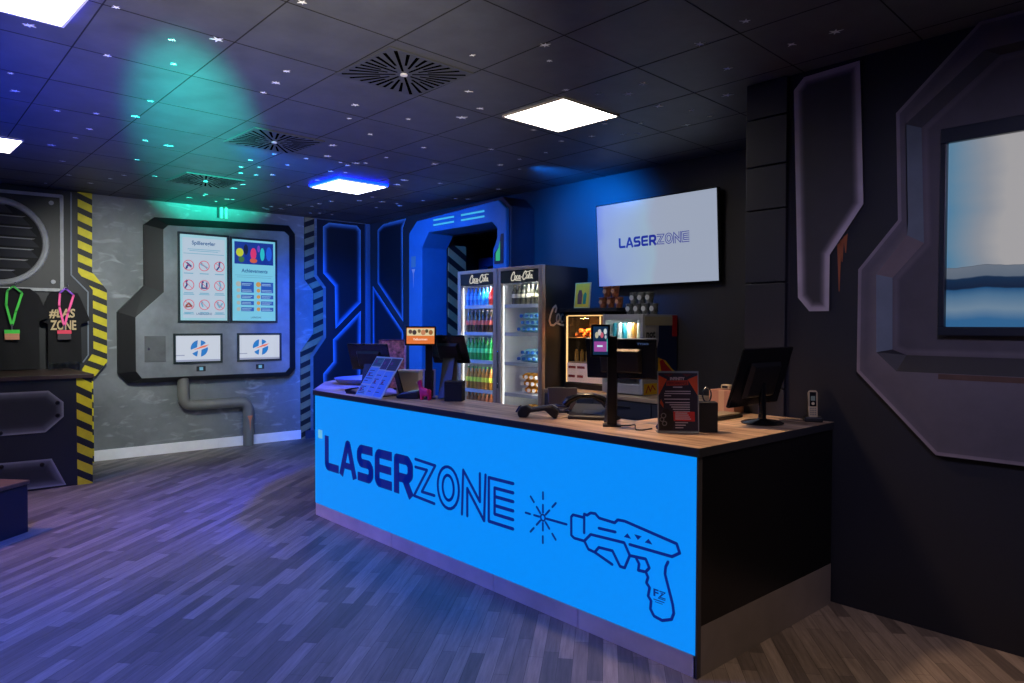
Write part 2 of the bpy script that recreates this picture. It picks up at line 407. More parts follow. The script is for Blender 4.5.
G().prism(top, mz(1.0635), 0, .0015).build('worktop_surface', topm, t)
G().prism(top, mz(1.022), 0, .041).build('worktop_edge', mat('dark_grey_edge', (44, 46, 52), .4), t, bevel=.002)
kick = mat('kick_steel', (214, 200, 204), .4, .25, noise=.16, nscale=2.5)
g = G()
for a, b in ((cx0, -4.45), (-4.445, -3.3), (-3.295, -2.6), (-2.595, cx1)): g.box(a, b, cy0 + .004, cy0 + .02, 0, .105)
g.box(cx0, -2.0, cy0 + .02, 3.2, 0, .104)
g.build('front_kick_plate', kick, t)
g = G(); g.box(cx1 - .018, cx1 + .002, cy0 + .004, YM - .032, 0, .235); g.build('side_kick_plate', mat('side_kick_steel', (128, 122, 124), .45, .2, noise=.1), t)
G().box(cx1 - .016, cx1 + .001, cy0 + .03, YM - .032, .236, 1.02).build('side_panel', body, t)
G().box(cx1 - .006, cx1 + .003, cy0 - .002, cy0 + .0295, 0, 1.021).build('corner_trim', mat('dull_alu', (70, 70, 78), .6, .3), t)
G().rect(-5.58, -5.51, .665, .735, fm, 0, .003).build('pale_sticker', glow('pale_blue_sticker', (110, 190, 235), .9), t)

# lettering LASER (solid) + ZONE (double outline)
def glyphs(z0, z1, x0, w, gap, M, g_solid, g_line, d=.0025):
    H = z1 - z0
    def P(i, pts): return [(x0 + i * (w + gap) + u * w, z0 + v * H) for u, v in pts]
    k = H * .25
    S = lambda i, pts, kk=k: g_solid.stroke(P(i, pts), kk, M, 0, d, caps=False)
    e = .13; eh = .125
    S(0, [(e, 1.0), (e, eh + .06), (.2, eh), (.98, eh)], k * .9)
    S(1, [(.04, .0), (.46, .9), (.54, .9), (.96, .0)], k * .85); S(1, [(.3, .3), (.7, .3)], k * .7)
    S(2, [(.96, .875), (.25, .875), (e, .78), (e, .6), (.25, .5), (.75, .5), (.87, .4), (.87, .22), (.75, eh), (.04, eh)], k * .92)
    S(3, [(.98, .875), (.22, .875), (e, .8), (e, .2), (.22, eh), (.98, eh)], k * .92); S(3, [(.2, .5), (.94, .5)], k * .8)
    S(4, [(e, .0), (e, .875), (.72, .875), (.87, .76), (.87, .52), (.72, .42), (.2, .42)], k * .92); S(4, [(.55, .42), (.93, .0)], k * .92)
    lw = H * .068; o = H * .095
    def D(i, pts, closed=False):
        pts = P(i, pts)
        def off(s):
            n = len(pts); out = []
            for j in range(n):
                a = pts[j - 1] if (closed or j > 0) else None; b = pts[j]; c = pts[(j + 1) % n] if (closed or j < n - 1) else None
                ns = []
                if a: dx, dy = b[0] - a[0], b[1] - a[1]; l = math.hypot(dx, dy); ns.append(Vector((-dy / l, dx / l)))
                if c: dx, dy = c[0] - b[0], c[1] - b[1]; l = math.hypot(dx, dy); ns.append(Vector((-dy / l, dx / l)))
                m = sum(ns, Vector((0, 0))).normalized(); q = s / max(.3, m.dot(ns[0]))
                if len(ns) == 2 and (ns[0].x * ns[1].y - ns[0].y * ns[1].x) * s < 0: q = max(-1.45 * abs(s), min(1.45 * abs(s), q))
                out.append((b[0] + m.x * q, b[1] + m.y * q))
            return out
        for s in (o, -o): g_line.stroke(off(s), lw, M, 0, d, closed=closed)
    D(5, [(.02, .87), (.86, .87), (.10, .13), (.97, .13)])
    D(6, [(.5 + .37 * math.cos(2 * PI * j / 24), .5 + .38 * math.sin(2 * PI * j / 24)) for j in range(24)], True)
    D(7, [(.12, .0), (.12, .86), (.88, .14), (.88, 1.0)])
    D(8, [(.95, .87), (.13, .87), (.13, .13), (.95, .13)]); 
    for s in (o, -o): g_line.stroke(P(8, [(.3, .5 + s / H), (.95, .5 + s / H)]), lw, M, 0, d)
a, b = G(), G()
glyphs(.412, .70, -5.46, .238, .027, fm, a, b)
a.build('laser_lettering', navyv, t); b.build('zone_lettering', navyv, t)
# ray burst and pistol drawing
bx, bz = -2.863, .54
for k in range(8):
    an = PI * k / 4; c, s = math.cos(an), math.sin(an)
    if k == 0: G().stroke([(bx + .03, bz), (-2.68, bz + .001)], .013, fm, 0, .0025).build('burst_ray', navyv, t); continue
    G().stroke([(bx + .03 * c, bz + .03 * s), (bx + .072 * c, bz + .072 * s)], .012, fm, 0, .0025).build('burst_ray', navyv, t)
    G().stroke([(bx + .105 * c, bz + .105 * s), (bx + .143 * c, bz + .143 * s)], .012, fm, 0, .0025).build('burst_ray', navyv, t)
g = G(); g.ring(bx, bz, .018, .010, fm, 0, .0025, 14)
g.build('burst_centre', navyv, t)
g = G(); W = .0145
for pl in ([(-2.555, .604), (-2.631, .603), (-2.645, .588), (-2.644, .49), (-2.622, .479), (-2.549, .48)], [(-2.551, .623), (-2.551, .523)],
           [(-2.551, .623), (-2.53, .621), (-2.505, .638), (-2.473, .641), (-2.448, .623), (-2.342, .62), (-2.323, .639), (-2.278, .642), (-1.967, .60), (-1.95, .56), (-1.993, .533), (-2.245, .532)],
           [(-2.549, .48), (-2.504, .525), (-2.28, .533), (-2.244, .477), (-2.276, .407), (-2.306, .407), (-2.356, .474), (-2.447, .47), (-2.476, .438)],
           [(-2.549, .48), (-2.52, .443), (-2.476, .438), (-2.357, .404)], [(-2.448, .57), (-2.338, .574)],
           [(-2.244, .477), (-2.146, .484), (-2.124, .446), (-2.145, .421), (-2.191, .417), (-2.186, .45), (-2.203, .472)],
           [(-2.145, .421), (-2.131, .398), (-2.141, .369), (-2.121, .35), (-2.13, .307), (-2.112, .289), (-2.116, .248), (-2.094, .22), (-2.046, .213), (-1.993, .235), (-1.98, .268), (-1.987, .309), (-2.032, .441), (-2.028, .476), (-2.015, .502)]):
    g.stroke(pl, W, fm, 0, .0025)
for (u, v, s) in ((-2.26, .572, 1), (-2.194, .579, -1), (-2.13, .574, 1)): g.prism([(u - .022, v - .010 * s), (u + .022, v - .010 * s), (u, v + .012 * s)], fm, 0, .0025)
g.build('laser_pistol_emblem', navyv, t)
text('grip_lettering_bold', 'F', navyv, t, fm, -2.098, -2.068, .318, .354, bold=.03)
g = G(); g.stroke([(-2.062, .350), (-2.03, .350), (-2.062, .321), (-2.03, .321)], .004, fm, 0, .0025); g.stroke([(-2.056, .343), (-2.045, .343), (-2.07, .314), (-2.03, .314)], .003, fm, 0, .0025)
g.rect(-2.098, -2.035, .300, .304, fm, 0, .002); g.rect(-2.088, -2.045, .290, .293, fm, 0, .002); g.build('grip_lettering_outline', navyv, t)

# ------------------------------------------------------------------ mural wall
brush = mat('airbrushed_paint', noise=.16, nscale=4, vcol=True, rough=.6)
def painted_panel(name, poly, M, d, w, steps, label, cat='wall mural panel', group=None, thick=.01):
    t = thing(name, label, cat, M(poly[0][0], min(v for u, v in poly), 0), group)
    g = G().prism(poly, M, 0, d); g.build('backing_board', mat('panel_edge_dark', (30, 30, 36), .7), t)
    g = G().airbrush(poly, M, d + .001, w, steps); g.build('painted_face', brush, t, fix=False)
    return t
mw = my(YM, -1)
lav = (150, 140, 160)
painted_panel('painted_wall_artwork', [(-2.122, 3.04), (-2.06, 3.104), (-1.735, 3.115), (-1.705, 2.307), (-1.892, 2.034), (-1.892, 1.707), (-2.01, 1.707), (-2.081, 1.79)][::-1], mw, .012, .062,
              [(0, (176, 166, 180)), (.35, (160, 150, 166)), (.6, (104, 98, 110)), (.85, (62, 58, 70)), (1, (46, 44, 54))], 'tall notched airbrushed panel with pale lilac edge beside the pillar')
g = G()
for x, z0, z1 in ((-1.825, 1.99, 2.11), (-1.84, 1.82, 2.09), (-1.805, 2.04, 2.13)): g.prism([(x - .014, z1), (x + .01, z1 + .02), (x + .002, z0), (x - .002, z0)], mw, 0, .002)
tag(g.build('rust_streak', mat('rust_orange', (150, 84, 52), .8)), 'orange painted rust streak under the notch of the lilac-edged panel', 'painted rust streak')
# viewport frame
t = thing('painted_window_frame', 'large eight-sided grey relief frame around the lake screen', 'wall mural frame', (-.3, YM, .95))
XC = -.15
def mir(p): return [(2 * XC - u, v) for u, v in p][::-1]
outer = [(-1.14, 3.135), (-1.526, 2.767), (-1.508, 2.191), (-1.713, 1.937), (-1.714, 1.364), (-1.306, .947)]
outer = outer + mir(outer)
b1 = [(-1.12, 2.99), (-1.478, 2.698), (-1.462, 2.106), (-1.616, 1.904), (-1.61, 1.475), (-1.504, 1.375)]; b1 = b1 + mir(b1)
b2 = [(-1.06, 2.96), (-1.413, 2.674), (-1.392, 2.062), (-1.547, 1.884), (-1.542, 1.492), (-1.47, 1.463)]; b2 = b2 + mir(b2)
g = G(); g.lay = g.bm.loops.layers.float_color.new('col')
n = len(outer)
def ringf(A, dA, B, dB, ca, cb, skip=()):
    a_ = [g.V(mw(u, v, dA)) for u, v in A]; b_ = [g.V(mw(u, v, dB)) for u, v in B]
    for i in range(n):
        if i in skip: continue
        ca_, cb_ = (ca, cb) if not isinstance(ca, dict) else (ca[i], ca[i])
        g.face([a_[i], a_[(i + 1) % n], b_[(i + 1) % n], b_[i]], [lin(ca_), lin(ca_), lin(cb_), lin(cb_)])
i1, i2 = inset(outer, .018), inset(outer, .05)
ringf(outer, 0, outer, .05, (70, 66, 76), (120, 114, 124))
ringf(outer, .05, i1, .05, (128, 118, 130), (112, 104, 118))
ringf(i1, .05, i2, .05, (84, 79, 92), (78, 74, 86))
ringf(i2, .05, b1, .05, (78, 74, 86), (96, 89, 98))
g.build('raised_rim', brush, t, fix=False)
g = G(); g.lay = g.bm.loops.layers.float_color.new('col')
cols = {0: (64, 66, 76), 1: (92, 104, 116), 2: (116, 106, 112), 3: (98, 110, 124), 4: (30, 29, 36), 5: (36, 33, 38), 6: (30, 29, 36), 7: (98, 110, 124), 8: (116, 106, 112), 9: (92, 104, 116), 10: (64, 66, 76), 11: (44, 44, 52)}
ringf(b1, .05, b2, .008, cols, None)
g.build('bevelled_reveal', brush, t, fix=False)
g = G().airbrush(b2, mw, .008, .04, [(0, (84, 78, 88)), (.5, (92, 86, 96)), (1, (70, 66, 76))]); g.build('recessed_plate', brush, t, fix=False)
G().rect(-1.3, 1.0, 1.345, 1.372, mw, .05, .0515).build('rust_band', mat('painted_rust_band', (84, 60, 52), .8, noise=.3, nscale=8), t)
# lake screen
t = thing('wall_screen', 'black framed screen showing a lake and sky inside the relief frame', 'screen', (-.4, YM - .01, 1.57))
sx0, sx1, sz0, sz1 = -1.275, .97, 1.617, 2.56
g = G()
g.rect(sx0 - .03, sx1 + .03, sz1, sz1 + .075, mw, .009, .06); g.rect(sx0 - .03, sx1 + .03, sz0 - .045, sz0, mw, .009, .06)
g.rect(sx0 - .03, sx0, sz0, sz1, mw, .009, .06); g.rect(sx1, sx1 + .03, sz0, sz1, mw, .009, .06)
g.build('bezel', mat('navy_black_bezel', (22, 30, 46), .35), t, bevel=.004)
m = bpy.data.materials.new('lake_picture'); m.use_nodes = True
N = m.node_tree.nodes; L = m.node_tree.links; b = N['Principled BSDF']; b.inputs['Base Color'].default_value = (.01, .01, .01, 1); b.inputs['Roughness'].default_value = .3
gg = N.new('ShaderNodeNewGeometry'); sp = N.new('ShaderNodeSeparateXYZ'); L.new(gg.outputs['Position'], sp.inputs[0])
def ramp(src, stops):
    r = N.new('ShaderNodeValToRGB'); L.new(src, r.inputs[0]); e = r.color_ramp.elements
    while len(e) > 1: e.remove(e[-1])
    e[0].position, e[0].color = stops[0][0], lin(stops[0][1])
    for p, c in stops[1:]: q = e.new(p); q.color = lin(c)
    return r.outputs[0]
def rng(src, a, b_): 
    q = N.new('ShaderNodeMapRange'); L.new(src, q.inputs['Value']); q.inputs['From Min'].default_value = a; q.inputs['From Max'].default_value = b_; return q.outputs['Result']
mpn = N.new('ShaderNodeMapping'); mpn.inputs['Scale'].default_value = (.9, 1, 3.5); mpn.inputs['Rotation'].default_value = (0, .12, 0); L.new(gg.outputs['Position'], mpn.inputs['Vector'])
nz = N.new('ShaderNodeTexNoise'); nz.inputs['Scale'].default_value = 1.4; nz.inputs['Detail'].default_value = 3; L.new(mpn.outputs[0], nz.inputs['Vector'])
ad = N.new('ShaderNodeMath'); ad.operation = 'MULTIPLY_ADD'; L.new(nz.outputs['Fac'], ad.inputs[0]); ad.inputs[1].default_value = .35; L.new(rng(sp.outputs['X'], sx0 - .12, -.95), ad.inputs[2])
sky = ramp(ad.outputs[0], [(.22, (22, 108, 166)), (.45, (84, 124, 152)), (.8, (132, 138, 148)), (1.0, (158, 156, 158))])
vert = rng(sp.outputs['Z'], 1.617, 2.56)
hz = N.new('ShaderNodeTexNoise'); hz.inputs['Scale'].default_value = 3.0; L.new(sp.outputs['X'], hz.inputs['Vector'])
va = N.new('ShaderNodeMath'); va.operation = 'MULTIPLY_ADD'; L.new(hz.outputs['Fac'], va.inputs[0]); va.inputs[1].default_value = -.07; L.new(vert, va.inputs[2])
base = ramp(va.outputs[0], [(0, (44, 94, 138)), (.06, (104, 128, 150)), (.13, (70, 106, 138)), (.165, (30, 76, 118)), (.17, (8, 26, 52)), (.225, (12, 40, 70)), (.23, (88, 100, 116)), (.285, (98, 108, 122)), (.29, (0, 0, 0))])
gt = N.new('ShaderNodeMath'); gt.operation = 'GREATER_THAN'; L.new(va.outputs[0], gt.inputs[0]); gt.inputs[1].default_value = .288
xx = N.new('ShaderNodeMix'); xx.data_type = 'RGBA'; L.new(gt.outputs[0], xx.inputs['Factor']); L.new(base, xx.inputs['A']); L.new(sky, xx.inputs['B'])
L.new(xx.outputs['Result'], b.inputs['Emission Color']); b.inputs['Emission Strength'].default_value = 1.0
G().rect(sx0, sx1, sz0, sz1, mw, .009, .03).build('screen', m, t)

# ------------------------------------------------------------------ television
t = thing('television', 'large wall television showing navy lettering on a pale blue picture', 'television', (-4.25, YT, 2.0))
tvm = mframe((-4.17, YT - .03, 2.005), (1, 0, 0), (0, -.06, 1), (0, -1, -.06))
G().rect(-.70, .70, 0, .825, tvm, 0, .045).build('casing', blackg, t, bevel=.004)
m = bpy.data.materials.new('tv_picture'); m.use_nodes = True
N = m.node_tree.nodes; L = m.node_tree.links; b = N['Principled BSDF']; b.inputs['Base Color'].default_value = (.02, .02, .02, 1); b.inputs['Roughness'].default_value = .25
gg = N.new('ShaderNodeNewGeometry'); sp = N.new('ShaderNodeSeparateXYZ'); L.new(gg.outputs['Position'], sp.inputs[0])
nz = N.new('ShaderNodeTexNoise'); nz.inputs['Scale'].default_value = 1.6; nz.inputs['Detail'].default_value = 2; L.new(gg.outputs['Position'], nz.inputs['Vector'])
ad = N.new('ShaderNodeMath'); ad.operation = 'MULTIPLY_ADD'; L.new(nz.outputs['Fac'], ad.inputs[0]); ad.inputs[1].default_value = .55; L.new(rng(sp.outputs['X'], -4.92, -3.8), ad.inputs[2])
L.new(ramp(ad.outputs[0], [(.22, (96, 112, 208)), (.42, (138, 156, 200)), (.65, (146, 166, 196)), (.9, (150, 172, 190)), (1.0, (152, 162, 182))]), b.inputs['Emission Color']); b.inputs['Emission Strength'].default_value = 1
G().rect(-.69, .69, .012, .815, tvm, .045, .047).build('screen', m, t)
g1, g2 = G(), G(); glyphs(.375, .475, -.415, .082, .010, lambda u, v, d: tvm(u, v, .047 + d), g1, g2, .001)
tvn = glow('tv_navy', (24, 34, 138), 1.0)
g1.build('laser_lettering', tvn, t); g2.build('zone_lettering', tvn, t)
G().box(-4.32, -4.02, YT - .028, YT - .002, 2.1, 2.35).build('wall_bracket', black, t)

# ------------------------------------------------------------------ archway
archp = mat('grey_blue_arch_paint', (34, 108, 160), .5, noise=.14, nscale=3)
t = thing('archway', 'chamfered sci-fi doorway surround with two pairs of light slits', 'archway', (-6.9, 5.4, 0))
ao = [(-7.85, 0), (-7.85, 2.80), (-7.67, 2.945), (-6.07, 3.01), (-5.935, 2.90), (-5.935, 2.235)]
ai = [(-6.16, 2.235), (-6.16, 2.46), (-6.09, 2.59), (-6.09, 2.70), (-6.18, 2.775), (-7.41, 2.775), (-7.555, 2.60), (-7.555, 0)]
ma = my(YT, -1)
g = G(); g.prism(ao + ai, ma, .001, .40); g.build('surround', archp, t, bevel=.012)
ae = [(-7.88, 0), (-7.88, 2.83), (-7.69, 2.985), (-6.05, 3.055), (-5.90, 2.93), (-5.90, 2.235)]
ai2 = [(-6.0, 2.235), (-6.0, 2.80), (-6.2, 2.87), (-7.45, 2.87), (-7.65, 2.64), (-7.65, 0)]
G().prism(ae + ai2, ma, .001, .36).build('shaded_outer_casing', mat('dark_shade_casing', (40, 30, 44), .55, noise=.2), t, bevel=.01)  # casing added around the surround; its dark colour holds the unlit sides' shade
cy = glow('cyan_slit', (70, 190, 225), .9)
for x0, x1 in ((-7.30, -6.88), (-6.74, -6.31)):
    for z in (2.845, 2.905): G().rect(x0, x1, z, z + .02, ma, .40, .404).build('light_slit', cy, t)
g = G().prism([(-6.13, 2.30), (-5.975, 2.30), (-5.975, 2.63), (-6.02, 2.63), (-6.04, 2.50), (-6.13, 2.42)], ma, .40, .405); g.build('lamp_recess', mat('navy_recess', (14, 20, 48), .5), t)
G().prism([(-6.10, 2.335), (-6.03, 2.335), (-6.03, 2.55), (-6.05, 2.48), (-6.10, 2.42)], ma, .405, .408).build('green_lamp', glow('green_lamp', (50, 180, 120), .9), t)
G().rect(-7.79, -7.69, 2.36, 2.50, ma, .40, .403).build('painted_plate', mat('teal_plate', (90, 130, 140), .5), t)
G().prism([(-7.78, 2.335), (-7.70, 2.335), (-7.735, 2.28), (-7.74, 2.10), (-7.75, 2.28)], ma, .40, .402).build('rust_drip', mat('pale_rust', (214, 170, 160), .7), t)
g = G(); g.box(-7.553, -7.54, YT + .01, YT + .30, 0, 2.66)
tag(g.build('hazard_striped_jamb', hazard('olive_hazard', 'Y', .62, .20, (170, 150, 104), (22, 22, 22))), 'olive and black striped jamb inside the archway', 'striped door jamb')
t = thing('inner_door', 'blue framed door seen deep inside the archway', 'door', (-9.0, 7.8, 0))
g = G(); g.box(-9.5, -9.36, 7.7, 7.88, 0, 2.6); g.box(-8.3, -8.16, 7.7, 7.88, 0, 2.6); g.box(-9.5, -8.16, 7.7, 7.88, 2.6, 2.75); g.build('door_frame', archp, t, bevel=.01)
G().box(-9.35, -8.31, 7.78, 7.82, .01, 2.59).build('door_leaf', mat('navy_door', (30, 40, 66), .5), t)
G().box(-9.27, -9.23, 7.74, 7.78, 2.2, 2.45).build('window_slit', cy, t)
# small blue wall box over the cooler
# ------------------------------------------------------------------ corner murals
ml = mx(XL, 1)
strip = lambda poly, name, m, M, d, label, cat: tag(G().prism(poly, M, 0, d).build(name, m), label, cat)
def band(cl, w):
    a = inset(cl, 0); return a
hzR = [(4.565, 3.135), (4.565, 2.262), (4.70, 2.10), (4.70, 1.50), (4.50, 1.23), (4.50, .0), (4.64, 0), (4.64, 1.19), (4.84, 1.46), (4.84, 2.14), (4.705, 2.30), (4.705, 3.135)]
strip(hzR, 'hazard_stripe', hazard('faded_hazard', 'Y', -.42, .164, (150, 140, 100), (20, 20, 22)), ml, .03, 'faded hazard striped border bending down the corner by the blue panels', 'hazard stripe')
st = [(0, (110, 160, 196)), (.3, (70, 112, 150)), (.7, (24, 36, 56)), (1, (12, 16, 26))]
strip([(4.66, 3.13), (4.76, 3.13), (4.76, 2.33), (4.9, 2.16), (4.9, 1.43), (4.70, 1.16), (4.70, .02), (YT - .02, .02), (YT - .02, 3.13)][2:] + [(4.76, 3.13)], 'corner_panel_board', mat('mural_ground', (20, 24, 38), .6), ml, .012, 'dark board behind the airbrushed corner panels on the poster wall', 'wall board')
mlp = lambda u, v, d: ml(u, v, .012 + d)
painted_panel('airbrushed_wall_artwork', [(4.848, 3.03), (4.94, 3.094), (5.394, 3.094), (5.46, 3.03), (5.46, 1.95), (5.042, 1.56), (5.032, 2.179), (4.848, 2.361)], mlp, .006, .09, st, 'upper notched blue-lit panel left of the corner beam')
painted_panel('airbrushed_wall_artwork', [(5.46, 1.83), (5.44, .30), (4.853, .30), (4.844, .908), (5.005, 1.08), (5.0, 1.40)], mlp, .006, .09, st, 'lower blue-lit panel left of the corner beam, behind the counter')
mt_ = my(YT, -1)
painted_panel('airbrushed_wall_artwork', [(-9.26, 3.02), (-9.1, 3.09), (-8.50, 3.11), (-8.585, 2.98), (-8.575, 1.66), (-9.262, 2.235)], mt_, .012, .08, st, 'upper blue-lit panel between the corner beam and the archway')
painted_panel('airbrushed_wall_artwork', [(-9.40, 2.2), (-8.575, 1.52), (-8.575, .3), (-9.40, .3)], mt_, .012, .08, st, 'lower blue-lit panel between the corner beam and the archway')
g = G().box(XL + .01, XL + .07, YT - .07, YT - .001, 0, ZC - .01); struct(g, 'trim_corner', mat('beam_grey', (70, 96, 124), .5), bevel=.01)

# ------------------------------------------------------------------ poster display on the left wall
t = thing('display_housing', 'bulky grey metal console housing on the wall around the rule screens', 'display housing', (XL, 3.3, .92))
ho = [(4.31, .905), (4.40, 1.0), (4.40, 2.88), (4.31, 2.99), (2.59, 2.93), (2.47, 2.83), (2.47, 2.09), (2.172, 1.763), (2.172, 1.03), (2.28, .905)]
hf = [(4.20, .965), (4.265, 1.03), (4.265, 2.83), (4.20, 2.885), (2.71, 2.83), (2.655, 2.775), (2.655, 2.01), (2.335, 1.70), (2.335, 1.055), (2.40, .965)]
hb = mat('dark_chamfer', (24, 25, 28), .5, noise=.2)
scm = mat('scratched_steel_paint', (122, 126, 130), .45, .25, noise=.25, nscale=3.5)
G().prism(ho, ml, .001, .06, ho).build('housing_base', hb, t)
G().prism(ho, ml, .06, .17, hf).build('chamfer', hb, t)
G().prism(hf, ml, .17, .18).build('face_plate', scm, t, bevel=.006)
G().rect(2.43, 2.67, 1.16, 1.475, ml, .18, .186).build('access_hatch', mat('hatch_grey', (96, 98, 100), .5, .3, noise=.2), t, bevel=.004)
G().disc(2.475, 1.32, .012, ml, .186, .194, 10).build('hatch_knob', chrome, t)
for y in (3.085, 3.845): 
    pl = G().rect(y - .055, y + .055, 1.025, 1.09, ml, .18, .192); pl = pl.build('control_plate', black, t, bevel=.003)
    G().rect(y - .022, y + .022, 1.038, 1.078, ml, .192, .194).build('control_button', glow('button_blue', (120, 190, 220), .8), pl)
F = XL + .181
def screen(label, y0, y1, z0, z1, bez, bgcol, name='display_screen'):
    t = thing(name, label, 'screen', (F, (y0 + y1) / 2, z0))
    M = mx(F, 1); g = G()
    g.rect(y0, y1, z0, z0 + bez, M, 0, .02); g.rect(y0, y1, z1 - bez, z1, M, 0, .02); g.rect(y0, y0 + bez, z0 + bez, z1 - bez, M, 0, .02); g.rect(y1 - bez, y1, z0 + bez, z1 - bez, M, 0, .02)
    g.build('bezel', mat('teal_black_bezel', (14, 34, 38), .4), t, bevel=.002)
    s = G().rect(y0 + bez, y1 - bez, z0 + bez, z1 - bez, M, 0, .012).build('screen', bgcol, t)
    return t, s, mx(F + .012, 1)
paleb = glow('screen_pale_blue', (150, 200, 214), .95); palec = glow('screen_pale_cyan', (118, 196, 222), .95)
inkb = glow('screen_ink_blue', (32, 84, 140), 1.0); inkr = glow('screen_red', (205, 60, 92), 1.0); inkn = glow('screen_navy', (24, 48, 120), 1.0); inkl = glow('screen_light_line', (96, 160, 190), 1.0)
t, s, M = screen('lit portrait screen listing game rules with nine prohibition icons', 2.811, 3.44, 1.64, 2.765, .028, paleb)
G().rect(2.87, 3.385, 1.70, 2.70, M, 0, .001).build('sheet', glow('screen_lilac_white', (178, 196, 214), .95), s)
text('title_lettering', 'Spilleregler', inkb, s, M, 2.98, 3.27, 2.60, 2.665, .003, bold=.02)
g = G()
for z, a, b_ in ((2.555, 2.93, 3.33), (2.535, 2.95, 3.30), (2.50, 2.88, 3.375)): g.rect(a, b_, z, z + .007, M, .001, .003)
for r in range(3):
    for c_ in range(3):
        y = 2.94 + c_ * .188; z = 2.355 - r * .245
        g.rect(y - .055, y + .055, z - .105, z - .094, M, .001, .003)
        if r: g.rect(y - .065, y + .065, z - .122, z - .113, M, .001, .003)
g.rect(2.89, 2.96, 1.745, 1.757, M, .001, .003); g.rect(3.27, 3.35, 1.745, 1.757, M, .001, .003)
g.build('small_print', inkl, s)
text('brand_lettering', 'LASERZONE', inkn, s, M, 3.03, 3.22, 1.738, 1.765, .003)
figs = [[(-.03, -.04), (-.01, 0), (.03, -.01), (-.02, .03)], [(-.04, .02), (0, 0), (.035, -.02)], [(0, .045), (0, 0), (-.03, -.04)], [(-.03, .04), (-.02, 0), (-.045, -.04)], [(-.025, .03), (-.03, -.035), (.03, -.035), (.03, .03)], [(0, .045), (.015, 0), (0, -.045)], [(-.035, -.02), (0, .02), (.035, -.02), (-.035, -.03)], [(-.035, .02), (-.02, -.02)], [(-.03, .02), (0, -.03), (.035, .02)]]
k = 0
for r in range(3):
    for c_ in range(3):
        y = 2.94 + c_ * .188; z = 2.355 - r * .245
        g = G(); g.ring(y, z, .062, .008, M, .001, .003, 18); g.stroke([(y - .043, z + .043), (y + .043, z - .043)], .006, M, .001, .003); ic = g.build('prohibition_icon', inkr, s)
        k += 1
        g = G(); f = figs[k - 1]; g.stroke([(y + u, z + v) for u, v in f], .018, M, .001, .0025); g.disc(y + f[0][0] + .008, z + f[0][1] + .012, .013, M, .001, .0025, 8)
        g.build('figure_drawing', [inkn, inkl, glow('screen_brown', (130, 70, 60), 1)][0 if k in (1, 3, 4, 5) else 1 if k in (2, 6, 8, 9) else 2], s)
t, s, M = screen('lit portrait screen headed Achievements with a player photo on top', 3.452, 4.085, 1.64, 2.755, .028, palec)
pic = G().rect(3.51, 4.03, 2.41, 2.70, M, 0, .0015).build('player_photo', glow('photo_blue', (14, 50, 150), .9), s)
for (y, z, w, h, c_) in ((3.58, 2.56, .05, .07, (190, 200, 40)), (3.76, 2.55, .04, .10, (214, 50, 110)), (3.88, 2.55, .03, .11, (40, 190, 200)), (3.66, 2.60, .03, .09, (10, 20, 60)), (3.60, 2.47, .04, .05, (60, 110, 60)), (3.76, 2.46, .05, .04, (200, 90, 60)), (3.97, 2.56, .04, .12, (30, 90, 220)), (3.83, 2.62, .02, .06, (110, 60, 190))):
    G().disc(y, z, w, M, .0015, .003, 10, ry=h * .8).build('photo_figure', glow('photo_%d' % int(c_[0] * 7 + c_[1]), c_, .9), s)
text('title_lettering', 'Achievements', inkb, s, M, 3.60, 3.95, 2.30, 2.35, .003, bold=.02)
g = G()
for z, a, b_ in ((2.26, 3.52, 4.02), (2.235, 3.54, 4.0)): g.rect(a, b_, z, z + .006, M, .001, .003)
g.build('small_print', inkl, s)
for r in range(5):
    for c_ in range(2):
        y = 3.515 + c_ * .265; z = 2.12 - r * .082; h = .09 if r == 0 else .052
        g = G().rect(y + .08, y + .248, z - (.03 if r == 0 else 0), z + h - (.03 if r == 0 else 0), M, .001, .002)
        g.build('table_row', glow('row_blue', (34, 84, 176), .9), s)
        g = G().disc(y + .045, z + .028, .035 if r == 0 else .026, M, .001, .003, 10); g.build('medal_icon', glow('medal_%d' % (c_), (196, 150, 66) if c_ else (168, 178, 176), .9), s)
g = G()
for r in range(5):
    for c_ in range(2):
        y = 3.515 + c_ * .265; z = 2.12 - r * .082
        for q in (0, .018): g.rect(y + .09, y + .2 + .03 * random.random(), z + .012 + q, z + .019 + q, M, .002, .003)
g.build('row_print', glow('row_white', (160, 200, 230), .9), s)
text('brand_lettering', 'LASERZONE', inkn, s, M, 3.72, 3.86, 1.70, 1.722, .003)
def logo_screen(label, y0, y1, z0, z1):
    t, s, M = screen(label, y0, y1, z0, z1, .028, glow('small_screen_white', (198, 206, 220), .95))
    cy_, cz, r = (y0 + y1) / 2 + .01, (z0 + z1) / 2 + .0, .105
    gb = glow('globe_blue', (24, 112, 188), 1)
    for a0, a1 in ((100, 195), (215, 260), (280, 375), (40, 80)):
        pts = [(cy_ + r * math.cos(math.radians(a)), cz + r * math.sin(math.radians(a))) for a in range(a0, a1 + 1, 8)]
        am = math.radians((a0 + a1) / 2); pts.append((cy_ + .3 * r * math.cos(am), cz + .3 * r * math.sin(am)))
        G().prism(pts, M, 0, .002).build('globe_segment', gb, s)
    G().prism([(cy_ - .08, cz - .02), (cy_ + .07, cz + .015), (cy_ + .12, cz + .05), (cy_ + .03, cz + .03)], M, .002, .004).build('orange_swoosh', glow('swoosh', (226, 110, 80), 1), s)
    g = G(); g.rect(y0 + .03, y0 + .13, z0 + .1, z0 + .112, M, 0, .002); g.rect(y0 + .03, y1 - .03, z0 + .03, z0 + .05, M, 0, .002); g.build('grey_bars', glow('bar_grey', (150, 160, 190), .9), s)
logo_screen('small lit screen with blue globe emblem beside the square hatch', 2.755, 3.35, 1.125, 1.503)
